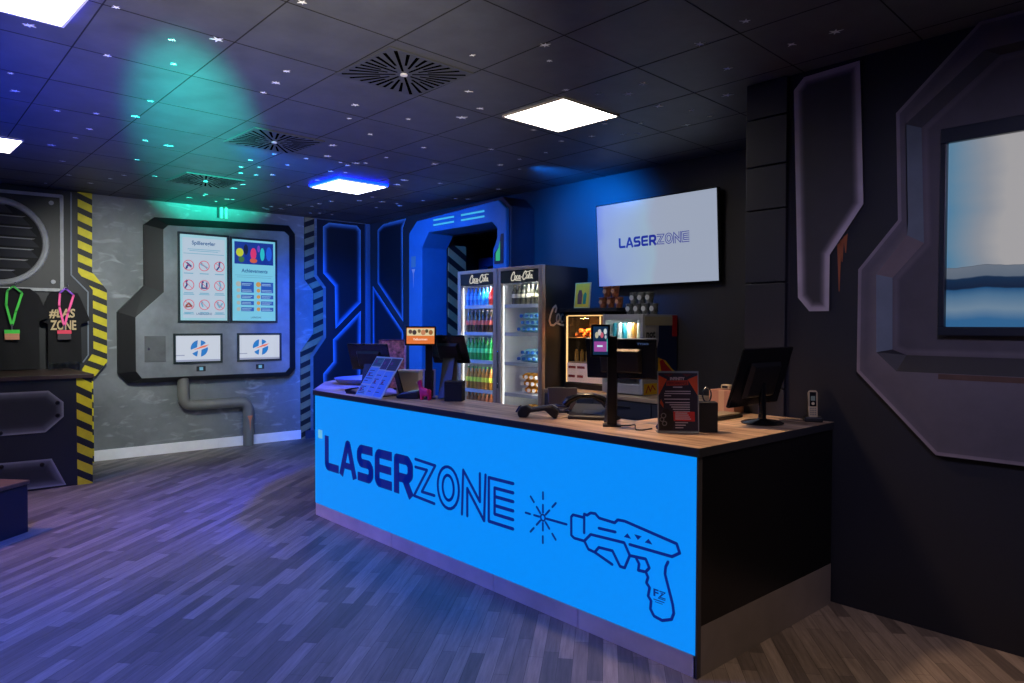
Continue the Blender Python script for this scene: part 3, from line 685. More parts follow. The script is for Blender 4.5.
logo_screen('small lit screen with blue globe emblem farther from the square hatch', 3.54, 4.14, 1.13, 1.505)
# pipes
t = thing('wall_pipe', 'fat grey pipe bending down the wall under the console', 'pipe', (XL, 3.3, 0))
def bend(pts, r, n=6):
    out = [Vector(pts[0])]
    for i in range(1, len(pts) - 1):
        p, a, b_ = Vector(pts[i]), Vector(pts[i - 1]), Vector(pts[i + 1]); u = (a - p).normalized(); w = (b_ - p).normalized()
        s_, e_ = p + u * r, p + w * r
        for k in range(n + 1): q = k / n; out.append(s_ * (1 - q) ** 2 + p * 2 * q * (1 - q) + e_ * q * q)
    return out + [Vector(pts[-1])]
px_ = XL + .075
G().tube(bend([(px_, 2.90, .95), (px_, 2.90, .59), (px_, 3.725, .59), (px_, 3.725, 0)], .13), .068, 16).build('pipe_body', mat('galvanised_grey', (128, 128, 122), .42, .3, noise=.12), t, smooth=True)
G().prism([(3.69, .405), (3.76, .405), (3.735, .34), (3.725, .2), (3.712, .34)], mx(px_ + .069, 1), 0, .002).build('rust_drip', mat('orange_rust', (206, 128, 92), .8), t)
t = thing('cable_conduit', 'pair of pale cable pipes from ceiling to console', 'conduit', (XL, 3.43, 2.95))
for y in (3.40, 3.46): G().cyl((XL + .05, y, 3.0), (XL + .05, y, ZC), .018).build('conduit_tube', mat('pale_conduit', (196, 192, 176), .4), t, smooth=True)
G().cyl((XL + .05, 3.355, 3.0), (XL + .05, 3.355, ZC), .014).build('dark_cable', black, t, smooth=True)

# ------------------------------------------------------------------ left merchandise corner
XB = XL + .1
mb = mx(XB, 1)
hz = hazard('yellow_hazard', 'Y', .43, .157, (222, 206, 20), (16, 17, 18), .56, .3)
bo = [(-1.5, 0), (-1.5, ZC - .01), (1.908, ZC - .01), (1.90, 2.222), (2.05, 2.018), (2.045, 1.172), (1.90, .99), (1.90, 0)]
t = thing('decorated_wall_board', 'dark painted wall board with vent picture and yellow hazard edge', 'wall board', (XB, .3, 0))
G().prism(bo, mx(XL, 1), 0, .10).build('board', mat('board_black', (20, 22, 27), .55, noise=.25, nscale=3), t)
G().prism([(1.762, ZC - .01), (1.758, 2.214), (1.905, 2.013), (1.905, 1.293), (1.79, 1.10), (1.79, .0), (1.90, 0), (1.90, .99), (2.045, 1.172), (2.05, 2.018), (1.90, 2.222), (1.908, ZC - .01)], mb, 0, .004).build('hazard_edge', hz, t)
G().stroke([(1.698, 3.11), (1.69, 2.177), (1.856, 1.989), (1.852, 1.26), (1.80, 1.18)], .014, mb, 0, .003).build('painted_line', mat('painted_grey_line', (110, 118, 130), .6), t)
vp = thing('painted_vent', 'square grey-rimmed plate with a round louvred vent', 'vent plate', (XB, 1.0, 2.0))
G().rect(.35, 1.60, 2.0, 3.06, mb, 0, .02).build('plate', mat('plate_black', (20, 21, 24), .5, noise=.35, nscale=5), vp)
rimm = mat('brushed_rim_paint', (152, 154, 158), .5, noise=.18, nscale=12)
G().stroke([(.35, 2.0), (1.595, 2.0), (1.60, 3.055), (.35, 3.035)], .035, mb, .02, .032).build('plate_rim', rimm, vp)
vc = (1.0, 2.505)
g = G(); P = [XB + .045, vc]
pts = [Vector((XB + .03, vc[0] + .445 * math.cos(2 * PI * i / 40), vc[1] + .445 * math.sin(2 * PI * i / 40))) for i in range(41)]
g.tube(pts, .034, 8).build('round_rim', rimm, vp, smooth=True)
G().disc(vc[0], vc[1], .43, mb, .02, .022, 32).build('vent_hole', mat('hole_black', (12, 13, 15), .8), vp)
for k in range(7):
    z = vc[1] - .36 + k * .118; h = math.sqrt(max(.01, .40 ** 2 - (z + .02 - vc[1]) ** 2))
    g = G(); g.lay = g.bm.loops.layers.float_color.new('col')
    y0, y1 = vc[0] - h, vc[0] + h - .05
    a_, b_, c_, d_ = g.V((XB + .025, y0, z - .035)), g.V((XB + .025, y1 + .04, z - .035)), g.V((XB + .05, y1 - .04, z + .045)), g.V((XB + .05, y0, z + .045))
    e_, f_ = g.V((XB + .023, y1, z + .06)), g.V((XB + .023, y0, z + .06))
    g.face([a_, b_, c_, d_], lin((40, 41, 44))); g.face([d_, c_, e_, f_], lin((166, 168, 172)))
    g.build('louvre', brush, vp)
for (y, z) in ((1.50, 2.97), (1.51, 2.09)):
    g = G().cyl((XB + .02, y, z), (XB + .036, y, z), .024, n=12); g.build('bolt', rimm, vp, smooth=True)

# cabinet with plates
t = thing('merchandise_cabinet', 'black riveted cabinet with shelf top and yellow hazard corner', 'cabinet', (-8.85, .4, 0))
XF = -8.25; mf = mx(XF, 1)
G().box(XB + .006, XF, -1.2, 1.645, 0, 1.075).build('body', mat('cabinet_black', (24, 25, 29), .5, noise=.25, nscale=4), t, bevel=.004)
G().box(XB + .006, XF + .03, -1.25, 1.66, 1.076, 1.115).build('shelf_top', mat('shelf_brown_black', (58, 44, 38), .4, noise=.2), t, bevel=.003)
G().rect(1.51, 1.645, 0, 1.074, mf, 0, .003).build('hazard_corner', hazard('yellow_hazard_low', 'Y', .6, .168, (222, 206, 20), (16, 17, 18), .56, .62), t)
plate = [(0, (132, 134, 140)), (.25, (80, 82, 88)), (.7, (36, 37, 41)), (1, (26, 27, 30))]
def rivet_plate(poly, rivets):
    g = G().prism(poly, mf, 0, .012).build('plate_edge', black, t)
    g = G().airbrush(poly, mf, .0125, .10, plate); p = g.build('riveted_plate', brush, t, fix=False)
    for y, z in rivets:
        G().lathe([(.020, 0), (.018, .008), (.010, .013), (.001, .014)], (0, 0, 0), 10)
        q = G().cyl(mf(y, z, .0125), mf(y, z, .024), .021, .012, 10).build('rivet', mat('rivet_black', (20, 20, 22), .35, .5), p, smooth=True)
rivet_plate([(-.9, .965), (1.27, .965), (1.395, .845), (1.395, .70), (1.24, .56), (-.9, .56)][::-1], [(1.345, .84), (1.345, .715), (.88, .585), (.1, .585)])
rivet_plate([(-.9, .02), (1.41, .02), (1.29, .295), (-.9, .325)], [(1.21, .245), (.885, .265), (.2, .27)])

# T-shirts and lanyards
def shirt(y0, ztop, w, h, label, print_=None):
    t = thing('t_shirt', label, 't-shirt', (XB + .10, y0, ztop - h))
    hw = w / 2; xs = XB + (.085 if print_ else .15)
    half = [(.09, 0), (.13, .01), (hw, -.06), (hw + .09, -.30), (hw + .0, -.34), (hw - .01, -.24), (hw, -h)]
    poly = half + [(-u, v) for u, v in half[::-1]] + [(-.05, -.05), (.05, -.05)]
    # build order: right side down, hem, left side up, neckline
    g = G(); M = mx(xs, 1)
    g.prism([(y0 + u, ztop + v) for u, v in poly], M, 0, .035)
    bmesh.ops.triangulate(g.bm, faces=g.bm.faces[:])
    for _ in range(3): bmesh.ops.subdivide_edges(g.bm, edges=[e for e in g.bm.edges if e.calc_length() > .07], cuts=1, use_grid_fill=False); bmesh.ops.triangulate(g.bm, faces=g.bm.faces[:])
    for v in g.bm.verts:
        q = v.co; v.co.x += .012 * math.sin((q.y - y0) * 26 + 3 * math.sin(q.z * 4)) * min(1, (ztop - q.z) * 2.5)
    g.build('shirt_body', mat('black_cotton', (9, 9, 12), .9, bump=.2, nscale=40), t, smooth=True)
    G().tube([(xs + .02, y0 + .09 * math.cos(a), ztop - .005 + .055 * math.sin(a)) for a in [PI + PI * k / 10 for k in range(11)]], .008, 6).build('collar', mat('black_rib', (14, 14, 18), .9), t)
    if print_:
        pm = mat('gold_print', (186, 164, 120), .6)
        mm_ = mx(xs + .049, 1)
        g = G()
        text('shirt_print', print_[0], pm, t, mm_, y0 - .15, y0 + .10, ztop - .28, ztop - .17, .001, bold=.03, shear=.1)
        text('shirt_print', print_[1], pm, t, mm_, y0 - .14, y0 + .11, ztop - .41, ztop - .30, .001, bold=.03)
        g.bm.free()
    return t
shirt(1.14, 1.99, .42, .865, 'black T-shirt hanging behind the green lanyard')
shirt(1.60, 1.96, .32, .79, 'black T-shirt with gold print hanging behind the pink lanyard', ('#LAS', 'ZONE'))
def lanyard(y, z, col, tcol, cardcol, label, top=None):
    t = thing('lanyard', label, 'lanyard', (XB + .2, y, z - .55))
    x = XB + (.165 if col[0] == 'pink' else .23)
    g = G(); M = mx(x, 1)
    g.stroke([(y - .055, z - .01), (y - .065, z - .15), (y - .02, z - .36)], .022, M, 0, .004); g.build('strap', mat('strap_' + col[0], col[1], .6), t)
    g = G(); g.stroke([(y + .075, z - .03), (y + .02, z - .22), (y - .012, z - .36)], .022, M, .004, .008); g.build('strap', MATS['strap_' + col[0]], t)
    g = G(); g.stroke([(y - .055, z + .0), (y, z + .05), (y + .075, z - .02)], .016, M, 0, .006); g.build('strap_loop', mat('loop_' + col[0], tcol, .6), t)
    G().rect(y - .025, y - .01, z - .42, z - .355, M, 0, .01).build('clip', chrome, t)
    G().rect(y - .085, y + .05, z - .455, z - .415, M, 0, .012).build('card_top', MATS['strap_' + col[0]] if col[0] != 'pink' else mat('card_red', (214, 50, 80), .5), t)
    G().rect(y - .082, y + .047, z - .52, z - .455, M, 0, .010).build('card', mat('card_' + col[0], cardcol, .4), t)
    return t
lanyard(1.115, 1.97, ('green', (60, 200, 60)), (40, 170, 60), (190, 130, 96), 'bright green lanyard with brown card over the first T-shirt')
lanyard(1.605, 1.965, ('pink', (236, 84, 150)), (130, 60, 200), (60, 50, 54), 'pink and purple lanyard with red topped card over the printed T-shirt')
g = G().stroke([(.90, 2.06), (.93, 1.98), (.90, 1.90), (.92, 1.8)], .035, mx(XB + .24, 1), 0, .01); tag(g.build('lanyard', mat('green_strap_loose', (60, 190, 50), .6)), 'bunched green lanyard hanging at the vent plate edge', 'lanyard')
for y, l in ((1.13, 'clear hook behind the green lanyard'), (1.61, 'clear hook behind the pink lanyard')):
    g = G(); g.tube(bend([(XB + .045, y, 2.03), (XB + .25, y, 2.02), (XB + .25, y, 2.06)], .02), .008, 8); g.tube([(XB + .06, y - .06, 1.985), (XB + .065, y, 2.02), (XB + .06, y + .06, 1.985)], .007, 6)
    tag(g.build('hanger_hook', chrome, smooth=True), l, 'hook')
for i, y in enumerate((1.42, 1.50, 1.58, 1.66)):
    g = G().lathe([(.030, 0), (.034, .09), (.032, .09), (.027, .006)], (XB + .42, y, 1.116), 14)
    tag(g.build('shot_glass', glass, smooth=True), 'small clear glass on the shelf below the printed T-shirt', 'glass', 'small clear glasses on the merchandise shelf')

# bench lower left
t = local_thing('bench', 'low dark navy bench block with brown top at the frame edge', 'bench')
G().box(-1.4, 0, 0, .7, 0, .375).build('bench_body', mat('bench_navy', (26, 30, 48), .45), t, bevel=.006)
G().box(-1.41, .01, -.01, .71, .376, .405).build('bench_top', mat('bench_brown', (96, 72, 60), .4, noise=.25, nscale=9), t, bevel=.004)
t.location = (-6.64, .88, 0); t.rotation_euler = (0, 0, math.atan2(.756, -.655))
#PART2
# ------------------------------------------------------------------ drink coolers
def script_logo(g, M, u0, u1, v0, v1, w, d=.002, n=9):
    W, H = (u1 - u0) / 10.0, (v1 - v0) / 3.0
    def S(pts, k=1.0): g.stroke([(u0 + x * W, v0 + y * H) for x, y in pts], w * k, M, 0, d)
    el = lambda cx, cy, rx, ry, a0=0, a1=360: [(cx + rx * math.cos(math.radians(a)) + .12 * (cy + ry * math.sin(math.radians(a)) - cy), cy + ry * math.sin(math.radians(a))) for a in range(a0, a1 + 1, 30)]
    S([(1.5, 2.1), (1.75, 2.6), (1.5, 2.95), (1.0, 2.6), (.45, 1.7), (.2, .9), (.45, .3), (1.1, .25), (1.7, .6), (2.6, .35), (4.4, .2)], 1.25)
    S(el(2.05, 1.25, .32, .55)); S(el(2.95, 1.25, .30, .52, 60, 300)); S(el(3.75, 1.2, .30, .5)); S([(4.1, 1.7), (4.05, .8), (4.35, .65)])
    S([(4.5, 1.2), (4.85, 1.25)])
    S([(6.6, 2.0), (6.85, 2.6), (6.5, 2.95), (5.9, 2.5), (5.4, 1.6), (5.3, .9), (5.6, .4), (6.1, .5), (6.5, .9)], 1.25); S([(6.4, 2.85), (7.6, 2.7), (8.7, 2.95), (9.6, 2.8)], .9)
    S(el(7.15, 1.25, .32, .55)); S([(7.75, .7), (7.85, 1.6), (8.2, 2.5), (8.35, 2.1), (7.95, 1.2), (8.1, .7)]); S(el(8.85, 1.2, .30, .5)); S([(9.2, 1.7), (9.15, .8), (9.5, .65)])

liner = mat('white_liner', (232, 234, 236), .5)
led = glow('cooler_led', (250, 252, 255), 2.5)
led2 = glow('cooler_led_far', (255, 252, 244), 130.0)
alu = mat('bronze_aluminium', (186, 164, 150), .35, .55)
cside = mat('cooler_black_side', (30, 30, 36), .35)
cream = mat('cream_lettering', (226, 214, 190), .5)
def cooler(x0, label, wd=.675):
    t = thing('drink_cooler', label, 'drink cooler', (x0, 4.93, 0)); y0, y1, H = 4.93, 5.585, 2.22; x1 = x0 + wd
    g = G(); g.box(x0, x0 + .025, y0 + .05, y1, .05, H); g.box(x1 - .025, x1, y0 + .05, y1, .05, H); g.box(x0 + .025, x1 - .025, y1 - .025, y1, .05, H)
    g.box(x0 + .025, x1 - .025, y0 + .05, y1 - .025, H - .03, H); g.box(x0 + .025, x1 - .025, y0 + .05, y1 - .025, .05, .35); g.box(x0 + .05, x1 - .05, y0 + .1, y1 - .05, 0, .05)
    cab = g.build('cabinet', cside, t, bevel=.004)
    g = G(); g.box(x0 + .026, x0 + .034, y0 + .052, y1 - .034, .351, 2.06); g.box(x1 - .034, x1 - .026, y0 + .052, y1 - .034, .351, 2.06); g.box(x0 + .034, x1 - .034, y1 - .034, y1 - .026, .351, 2.06); g.box(x0 + .034, x1 - .034, y0 + .07, y1 - .034, 2.052, 2.06)
    g.build('inner_liner', liner, t)
    g = G(); g.box(x0, x0 + .045, y0, y0 + .045, .06, H); g.box(x1 - .055, x1, y0, y0 + .045, .06, H); g.box(x0 + .045, x1 - .055, y0, y0 + .045, H - .035, H); g.box(x0 + .045, x1 - .055, y0, y0 + .045, .06, .36)
    d = g.build('door', alu, t, bevel=.004)
    G().box(x0 + .046, x1 - .056, y0 + .015, y0 + .021, .361, 2.06).build('door_glass', glass, d)
    G().box(x0 + .046, x1 - .056, y0 + .012, y0 + .04, 2.06, H - .036).build('header', mat('header_black', (18, 24, 30), .4), d)
    g = G(); script_logo(g, my(y0 + .012, -1), x0 + .20, x1 - .13, 2.07, 2.17, .009); g.build('brand_lettering', glow('backlit_cream', (206, 200, 184), .95), d)
    G().box(x0 + .048, x0 + .053, y0 + .0, y0 + .012, .4, 2.05).build('door_gasket', mat('gasket_grey', (120, 122, 122), .6), d)
    G().box(x0 - .0 + .012, x0 + .03, y0 - .022, y0 - .001, .95, 1.35).build('handle', chrome, d, bevel=.004)
    for xx in (x0 + .036, x1 - .046): G().box(xx, xx + .010, y0 + .050, y0 + .057, .40, 2.03).build('led_strip', led if xx < x0 + .1 else led2, t)
    for z in (1.835, 1.54, 1.23, .905, .64):
        s = G().box(x0 + .036, x1 - .036, y0 + .068, y1 - .04, z - .012, z - .001).build('shelf', liner, t)
        G().box(x0 + .048, x1 - .048, y0 + .058, y0 + .067, z - .035, z + .002).build('price_rail', mat('rail_grey', (170, 176, 186), .4), s)
    return t
c1 = cooler(-6.455, 'drink cooler farther from the television, filled with standing coloured bottles')
c2 = cooler(-5.765, 'drink cooler nearer the television, with lying bottles and a name on its side', .68)
g = G(); script_logo(g, mx(-5.085, 1), 5.02, 5.68, 1.60, 1.82, .016); bl = g.build('side_lettering', cream, c2)
for o_, z in ((c1, 0),): pass

BT = {}
def bottle_mesh(kind, bodyc, labelc, capc, h=.235, r=.031, lying=False, rough=.2):
    b = mat('bottle_' + kind, bodyc, rough); l = mat('label_' + kind, labelc, .5); c = mat('cap_' + kind, capc, .4)
    k = h / .235
    prof = [(r * .8, 0), (r, .012 * k), (r, .075 * k), (r * 1.02, .077 * k), (r * 1.02, .125 * k), (r, .127 * k), (r * .95, .15 * k), (r * .45, .195 * k), (r * .4, .215 * k), (r * .5, .216 * k), (r * .5, .235 * k)]
    mids = [0, 0, 0, 1, 0, 0, 0, 0, 2, 2]
    g = G()
    if lying: g.lathe([(a, -z) for a, z in prof], (0, 0, 0), 12, mids, axis='y')
    else: g.lathe(prof, (0, 0, 0), 10, mids)
    return g, [b, l, c]
def row(kind, cols, xs, y, z, label, group, lying=False, h=.235, r=.031, ys=None, cat='bottle', name='bottle'):
    g, ms = bottle_mesh(kind, *cols, h=h, r=r, lying=lying)
    o = g.build(name, ms, None, smooth=True); tag(o, label, cat, group)
    k = 0
    pos = [(x, y, z) for x in xs] if ys is None else ys
    for p in pos:
        q = o if k == 0 else link(o.copy()); q.location = p; k += 1
X0 = -6.385
sp = lambda a, n, d=.066: [a + d * i for i in range(n)]
row('blue_drink', ((20, 120, 190), (30, 150, 215), (20, 60, 130)), sp(X0, 6), 5.04, 1.836, 'blue sports drink bottle standing on the top shelf of the farther cooler', 'blue bottles on the top shelf', h=.20)
row('red_drink', ((190, 50, 50), (220, 80, 80), (230, 230, 230)), sp(X0 + .396, 3), 5.04, 1.836, 'red sports drink bottle standing on the top shelf of the farther cooler', 'red bottles on the top shelf', h=.20)
row('cola', ((60, 30, 24), (236, 90, 66), (150, 130, 120)), sp(X0, 9), 5.04, 1.541, 'dark cola bottle with red label on the second shelf of the farther cooler', 'cola bottles on the second shelf', h=.245)
row('green', ((20, 150, 60), (70, 220, 120), (20, 80, 50)), sp(X0, 7), 5.04, 1.231, 'green soda bottle standing on the third shelf of the farther cooler', 'green bottles on the third shelf', h=.245)
row('yellow_soda', ((200, 190, 40), (240, 225, 90), (230, 220, 60)), sp(X0 + .462, 2), 5.04, 1.231, 'yellow soda bottle beside the green bottles', 'yellow bottles on the third shelf', h=.245)
row('amber', ((176, 110, 36), (226, 230, 60), (60, 150, 70)), sp(X0, 9), 5.04, .906, 'amber bottle with lime label on the fourth shelf of the farther cooler', 'amber bottles on the fourth shelf', h=.25)
row('brown', ((150, 84, 44), (226, 190, 150), (60, 40, 30)), sp(X0, 9), 5.04, .641, 'brown bottle standing on the lowest shelf of the farther cooler', 'brown bottles on the lowest shelf', h=.245)
X1 = -5.63
row('smoky', ((74, 74, 62), (222, 216, 190), (120, 118, 100)), sp(X1 + .02, 7, .072), 5.04, 1.836, 'smoky bottle with white label on the top shelf of the nearer cooler', 'smoky bottles on the top shelf', h=.205, r=.033)
def stack(kind, cols, z, tiers, label, group, x_end=-5.172, r=.036, h=.21):
    ps = []
    for k, n in enumerate(tiers):
        for i in range(n): ps.append((x_end - .0 - i * (2 * r + .006) - k * .02, 5.255, z + r + k * (2 * r * .95) + .001))
    row(kind, cols, None, 0, 0, label, group, lying=True, ys=ps, h=h, r=r)
stack('water', ((150, 196, 210), (120, 170, 200), (26, 96, 180)), 1.541, (6, 5, 5), 'blue-capped water bottle lying in the stack on the second shelf', 'water bottles lying on the second shelf')
stack('water', ((150, 196, 210), (120, 170, 200), (26, 96, 180)), 1.231, (6, 5), 'blue-capped water bottle lying in the stack on the third shelf', 'water bottles lying on the third shelf')
stack('orange', ((214, 140, 40), (236, 170, 60), (230, 226, 220)), .906, (5, 5, 5), 'orange juice bottle lying in the stack on the fourth shelf', 'juice bottles lying on the fourth shelf')
stack('orange', ((214, 140, 40), (236, 170, 60), (230, 226, 220)), .641, (5, 5), 'orange juice bottle lying in the stack on the lowest shelf', 'juice bottles lying on the lowest shelf')

# ------------------------------------------------------------------ back counter and what stands on it
t = thing('back_counter', 'dark grey back counter with pale wooden top under the television', 'counter', (-4.1, 5.27, 0))
G().box(-5.07, -2.45, 4.97, 5.585, .08, .955).build('carcass', mat('slate_grey_unit', (62, 66, 76), .5), t)
G().box(-5.06, -2.46, 5.0, 5.58, 0, .079).build('plinth', black, t)
G().box(-5.07, -2.45, 4.94, 5.588, .956, .99).build('worktop', topm, t, bevel=.003)
for i in range(4):
    a = -5.065 + i * .655
    d = G().box(a, a + .645, 4.948, 4.969, .80, .945).build('drawer', mat('drawer_grey', (52, 56, 66), .5), t, bevel=.003)
    G().box(a + .22, a + .42, 4.938, 4.948, .89, .905).build('handle', black, d)
    d = G().box(a, a + .645, 4.948, 4.969, .09, .79).build('cupboard_door', mat('lilac_blue_door', (108, 124, 168), .5), t, bevel=.003)
BZ = .991
# warm display cabinet
t = thing('food_warmer', 'glass fronted warm-lit snack cabinet beside the cooler', 'food warmer', (-4.76, 5.37, BZ))
wx0, wx1, wy0, wy1, wz1 = -5.04, -4.50, 5.19, 5.57, 1.75
wb = mat('warmer_black', (26, 22, 20), .45); wi = mat('warmer_brown_mirror', (96, 74, 58), .25, .3)
g = G(); g.box(wx0, wx1, wy0 + .01, wy1, BZ, BZ + .05); g.box(wx0, wx1, wy0 + .01, wy1, wz1 - .03, wz1); g.box(wx0, wx1, wy1 - .015, wy1, BZ + .05, wz1 - .03)
for x in (wx0, wx1 - .02): g.box(x, x + .02, wy0 + .01, wy1 - .015, BZ + .05, wz1 - .03)
g.build('casing', wb, t, bevel=.003)
G().box(wx0 + .021, wx1 - .021, wy1 - .02, wy1 - .016, BZ + .051, wz1 - .031).build('back_mirror', wi, t)
G().box(wx0 + .021, wx1 - .021, wy0 + .012, wy0 + .016, BZ + .051, wz1 - .031).build('front_glass', glass, t)
warm = glow('warm_strip', (255, 200, 130), 1.6)
G().box(wx0 + .022, wx0 + .034, wy0 + .018, wy0 + .03, BZ + .06, wz1 - .04).build('light_strip', warm, t)
G().box(wx0 + .17, wx0 + .182, wy1 - .03, wy1 - .021, BZ + .06, wz1 - .04).build('light_strip', warm, t)
G().box(wx0 + .022, wx1 - .022, wy0 + .04, wy0 + .05, wz1 - .04, wz1 - .031).build('light_strip', warm, t)
for z in (1.255, 1.50): G().box(wx0 + .022, wx1 - .022, wy0 + .05, wy1 - .022, z - .008, z).build('shelf', mat('shelf_glass_amber', (170, 140, 100), .3), t)
sg = G().box(wx0 + .03, wx1 - .03, wy0 + .02, wy0 + .024, 1.055, 1.245).build('price_card', mat('pink_white_card', (236, 208, 196), .6, emit=(236, 190, 170), strength=.25), t)
rd = mat('card_red_print', (176, 50, 50), .6)
g = G(); cm = my(wy0 + .02, -1)
for (u0_, u1_, z) in ((-4.99, -4.89, 1.19), (-4.87, -4.77, 1.19), (-4.99, -4.90, 1.10), (-4.87, -4.79, 1.10)): g.rect(u0_, u1_, z, z + .025, cm, 0, .001)
g.build('card_print', rd, sg)
for i in range(9):
    x = wx0 + .06 + i * .048
    row_ = G().lathe([(.018, 0), (.023, .02), (.023, .07), (.014, .09)], (0, 0, 0), 10)
    o = row_.build('pastry', mat('baked_orange', (206, 116, 62), .6), smooth=True); o.rotation_euler = (PI / 2, 0, .3); o.location = (x, wy0 + .18, 1.525 + (.04 if i % 2 else 0)); tag(o, 'orange baked snack lying on the upper shelf of the warm cabinet', 'snack', 'baked snacks on the upper shelf')
for i in range(6):
    o = G().lathe([(.020, 0), (.020, .10), (.012, .105), (.012, .12)], (0, 0, 0), 10).build('snack_tin', mat('tin_gold', (196, 150, 70), .4), smooth=True); o.location = (wx0 + .06 + i * .075, wy0 + .13, 1.256); tag(o, 'small golden snack tin on the lower shelf of the warm cabinet', 'tin', 'snack tins on the lower shelf')
tag(G().box(-5.06, -4.31, 5.14, 5.585, wz1 + .001, wz1 + .036).build('wall_shelf', mat('shelf_black', (18, 17, 18), .5), bevel=.002), 'black shelf board lying over the warm-lit snack cabinet', 'shelf')
SZ = wz1 + .037
# small can cooler
t = thing('can_cooler', 'silver framed counter cooler of drink cans with decorated navy and red side', 'can cooler', (-4.2, 5.33, BZ))
kx0, kx1, ky0, ky1, kz1 = -4.42, -3.95, 5.07, 5.58, 1.72
kw = mat('cooler_silver', (176, 176, 184), .4, .3)
g = G(); g.box(kx0, kx0 + .02, ky0 + .04, ky1, BZ, kz1); g.box(kx1 - .02, kx1, ky0 + .04, ky1, BZ, kz1); g.box(kx0 + .02, kx1 - .02, ky1 - .02, ky1, BZ, kz1); g.box(kx0 + .02, kx1 - .02, ky0 + .04, ky1 - .02, kz1 - .02, kz1); g.box(kx0 + .02, kx1 - .02, ky0 + .04, ky1 - .02, BZ, BZ + .07)
g.build('casing', kw, t, bevel=.004)
g = G(); g.box(kx0, kx0 + .035, ky0, ky0 + .038, BZ + .01, kz1); g.box(kx1 - .035, kx1, ky0, ky0 + .038, BZ + .01, kz1); g.box(kx0 + .035, kx1 - .035, ky0, ky0 + .038, kz1 - .05, kz1); g.box(kx0 + .035, kx1 - .035, ky0, ky0 + .038, BZ + .01, BZ + .10)
d = g.build('door', kw, t, bevel=.004)
G().box(kx0 + .036, kx1 - .036, ky0 + .012, ky0 + .018, BZ + .101, kz1 - .051).build('door_glass', glass, d)
G().box(kx0 + .03, kx1 - .03, ky0 + .05, ky0 + .06, kz1 - .035, kz1 - .022).build('light_strip', glow('cool_strip', (240, 255, 240), 6.0), t)
G().box(kx0 + .021, kx1 - .021, ky1 - .026, ky1 - .021, BZ + .071, kz1 - .021).build('inner_back', liner, t)
for z in (1.48, 1.25): G().box(kx0 + .022, kx1 - .022, ky0 + .07, ky1 - .03, z - .008, z).build('shelf', liner, t)
mk = mx(kx1, 1)
G().prism([(5.30, 1.62), (5.575, 1.64), (5.575, BZ + .005), (5.28, BZ + .005), (5.27, 1.40), (5.30, 1.48)], mk, 0, .002).build('navy_side_picture', mat('navy_print', (20, 34, 78), .5), t)
G().prism([(5.29, 1.33), (5.40, 1.30), (5.50, 1.22), (5.575, 1.18), (5.575, 1.02), (5.29, 1.02)], mk, .002, .003).build('yellow_side_shape', mat('yellow_print', (226, 180, 30), .5), t)
G().prism([(5.31, 1.30), (5.36, 1.31), (5.40, 1.27), (5.50, 1.20), (5.575, 1.15), (5.575, 1.02), (5.36, 1.02), (5.31, 1.12), (5.34, 1.20)], mk, .003, .004).build('red_side_shape', mat('red_print', (176, 24, 36), .5), t)
G().rect(5.09, 5.28, BZ + .01, BZ + .11, mk, 0, .002).build('yellow_corner', MATS['yellow_print'], t)
G().stroke([(5.12, 1.02), (5.15, 1.08), (5.18, 1.03), (5.21, 1.08), (5.25, 1.04)], .012, mk, .002, .003).build('red_scribble', MATS['red_print'], t)
G().rect(5.09, 5.50, 1.62, 1.70, mk, .002, .004).build('ticket_strip', mat('ticket_beige', (176, 166, 140), .6), t)
G().rect(5.50, 5.575, 1.52, 1.715, mk, .002, .004).build('red_sticker', MATS['red_print'], t)
s_ = G().rect(5.10, 5.26, 1.47, 1.60, mk, .0, .003).build('white_label', mat('label_grey', (190, 186, 184), .6), t)
text('label_lettering', 'not', black, s_, mk, 5.115, 5.245, 1.51, 1.57, .004, bold=.03)
cans = [((40, 130, 150), 'teal'), ((210, 214, 216), 'silver'), ((206, 140, 60), 'orange'), ((226, 216, 190), 'cream'), ((40, 60, 150), 'blue')]
for i, ci in enumerate((0, 1, 0, 3, 2, 3, 4)):
    for zz in (1.481, 1.251):
        c_, nm = cans[ci]
        o = G().lathe([(.020, 0), (.026, .006), (.026, .145), (.020, .158), (.020, .162)], (0, 0, 0), 12).build('drink_can', mat('can_' + nm, c_, .3, .2), smooth=True)
        o.location = (kx0 + .065 + i * .057, ky0 + .11, zz)
        sh = 'upper' if zz > 1.4 else 'lower'
        tag(o, 'slim %s drink can on the %s shelf of the silver framed cooler' % (nm, sh), 'can', '%s cans on the %s shelf' % (nm, sh))
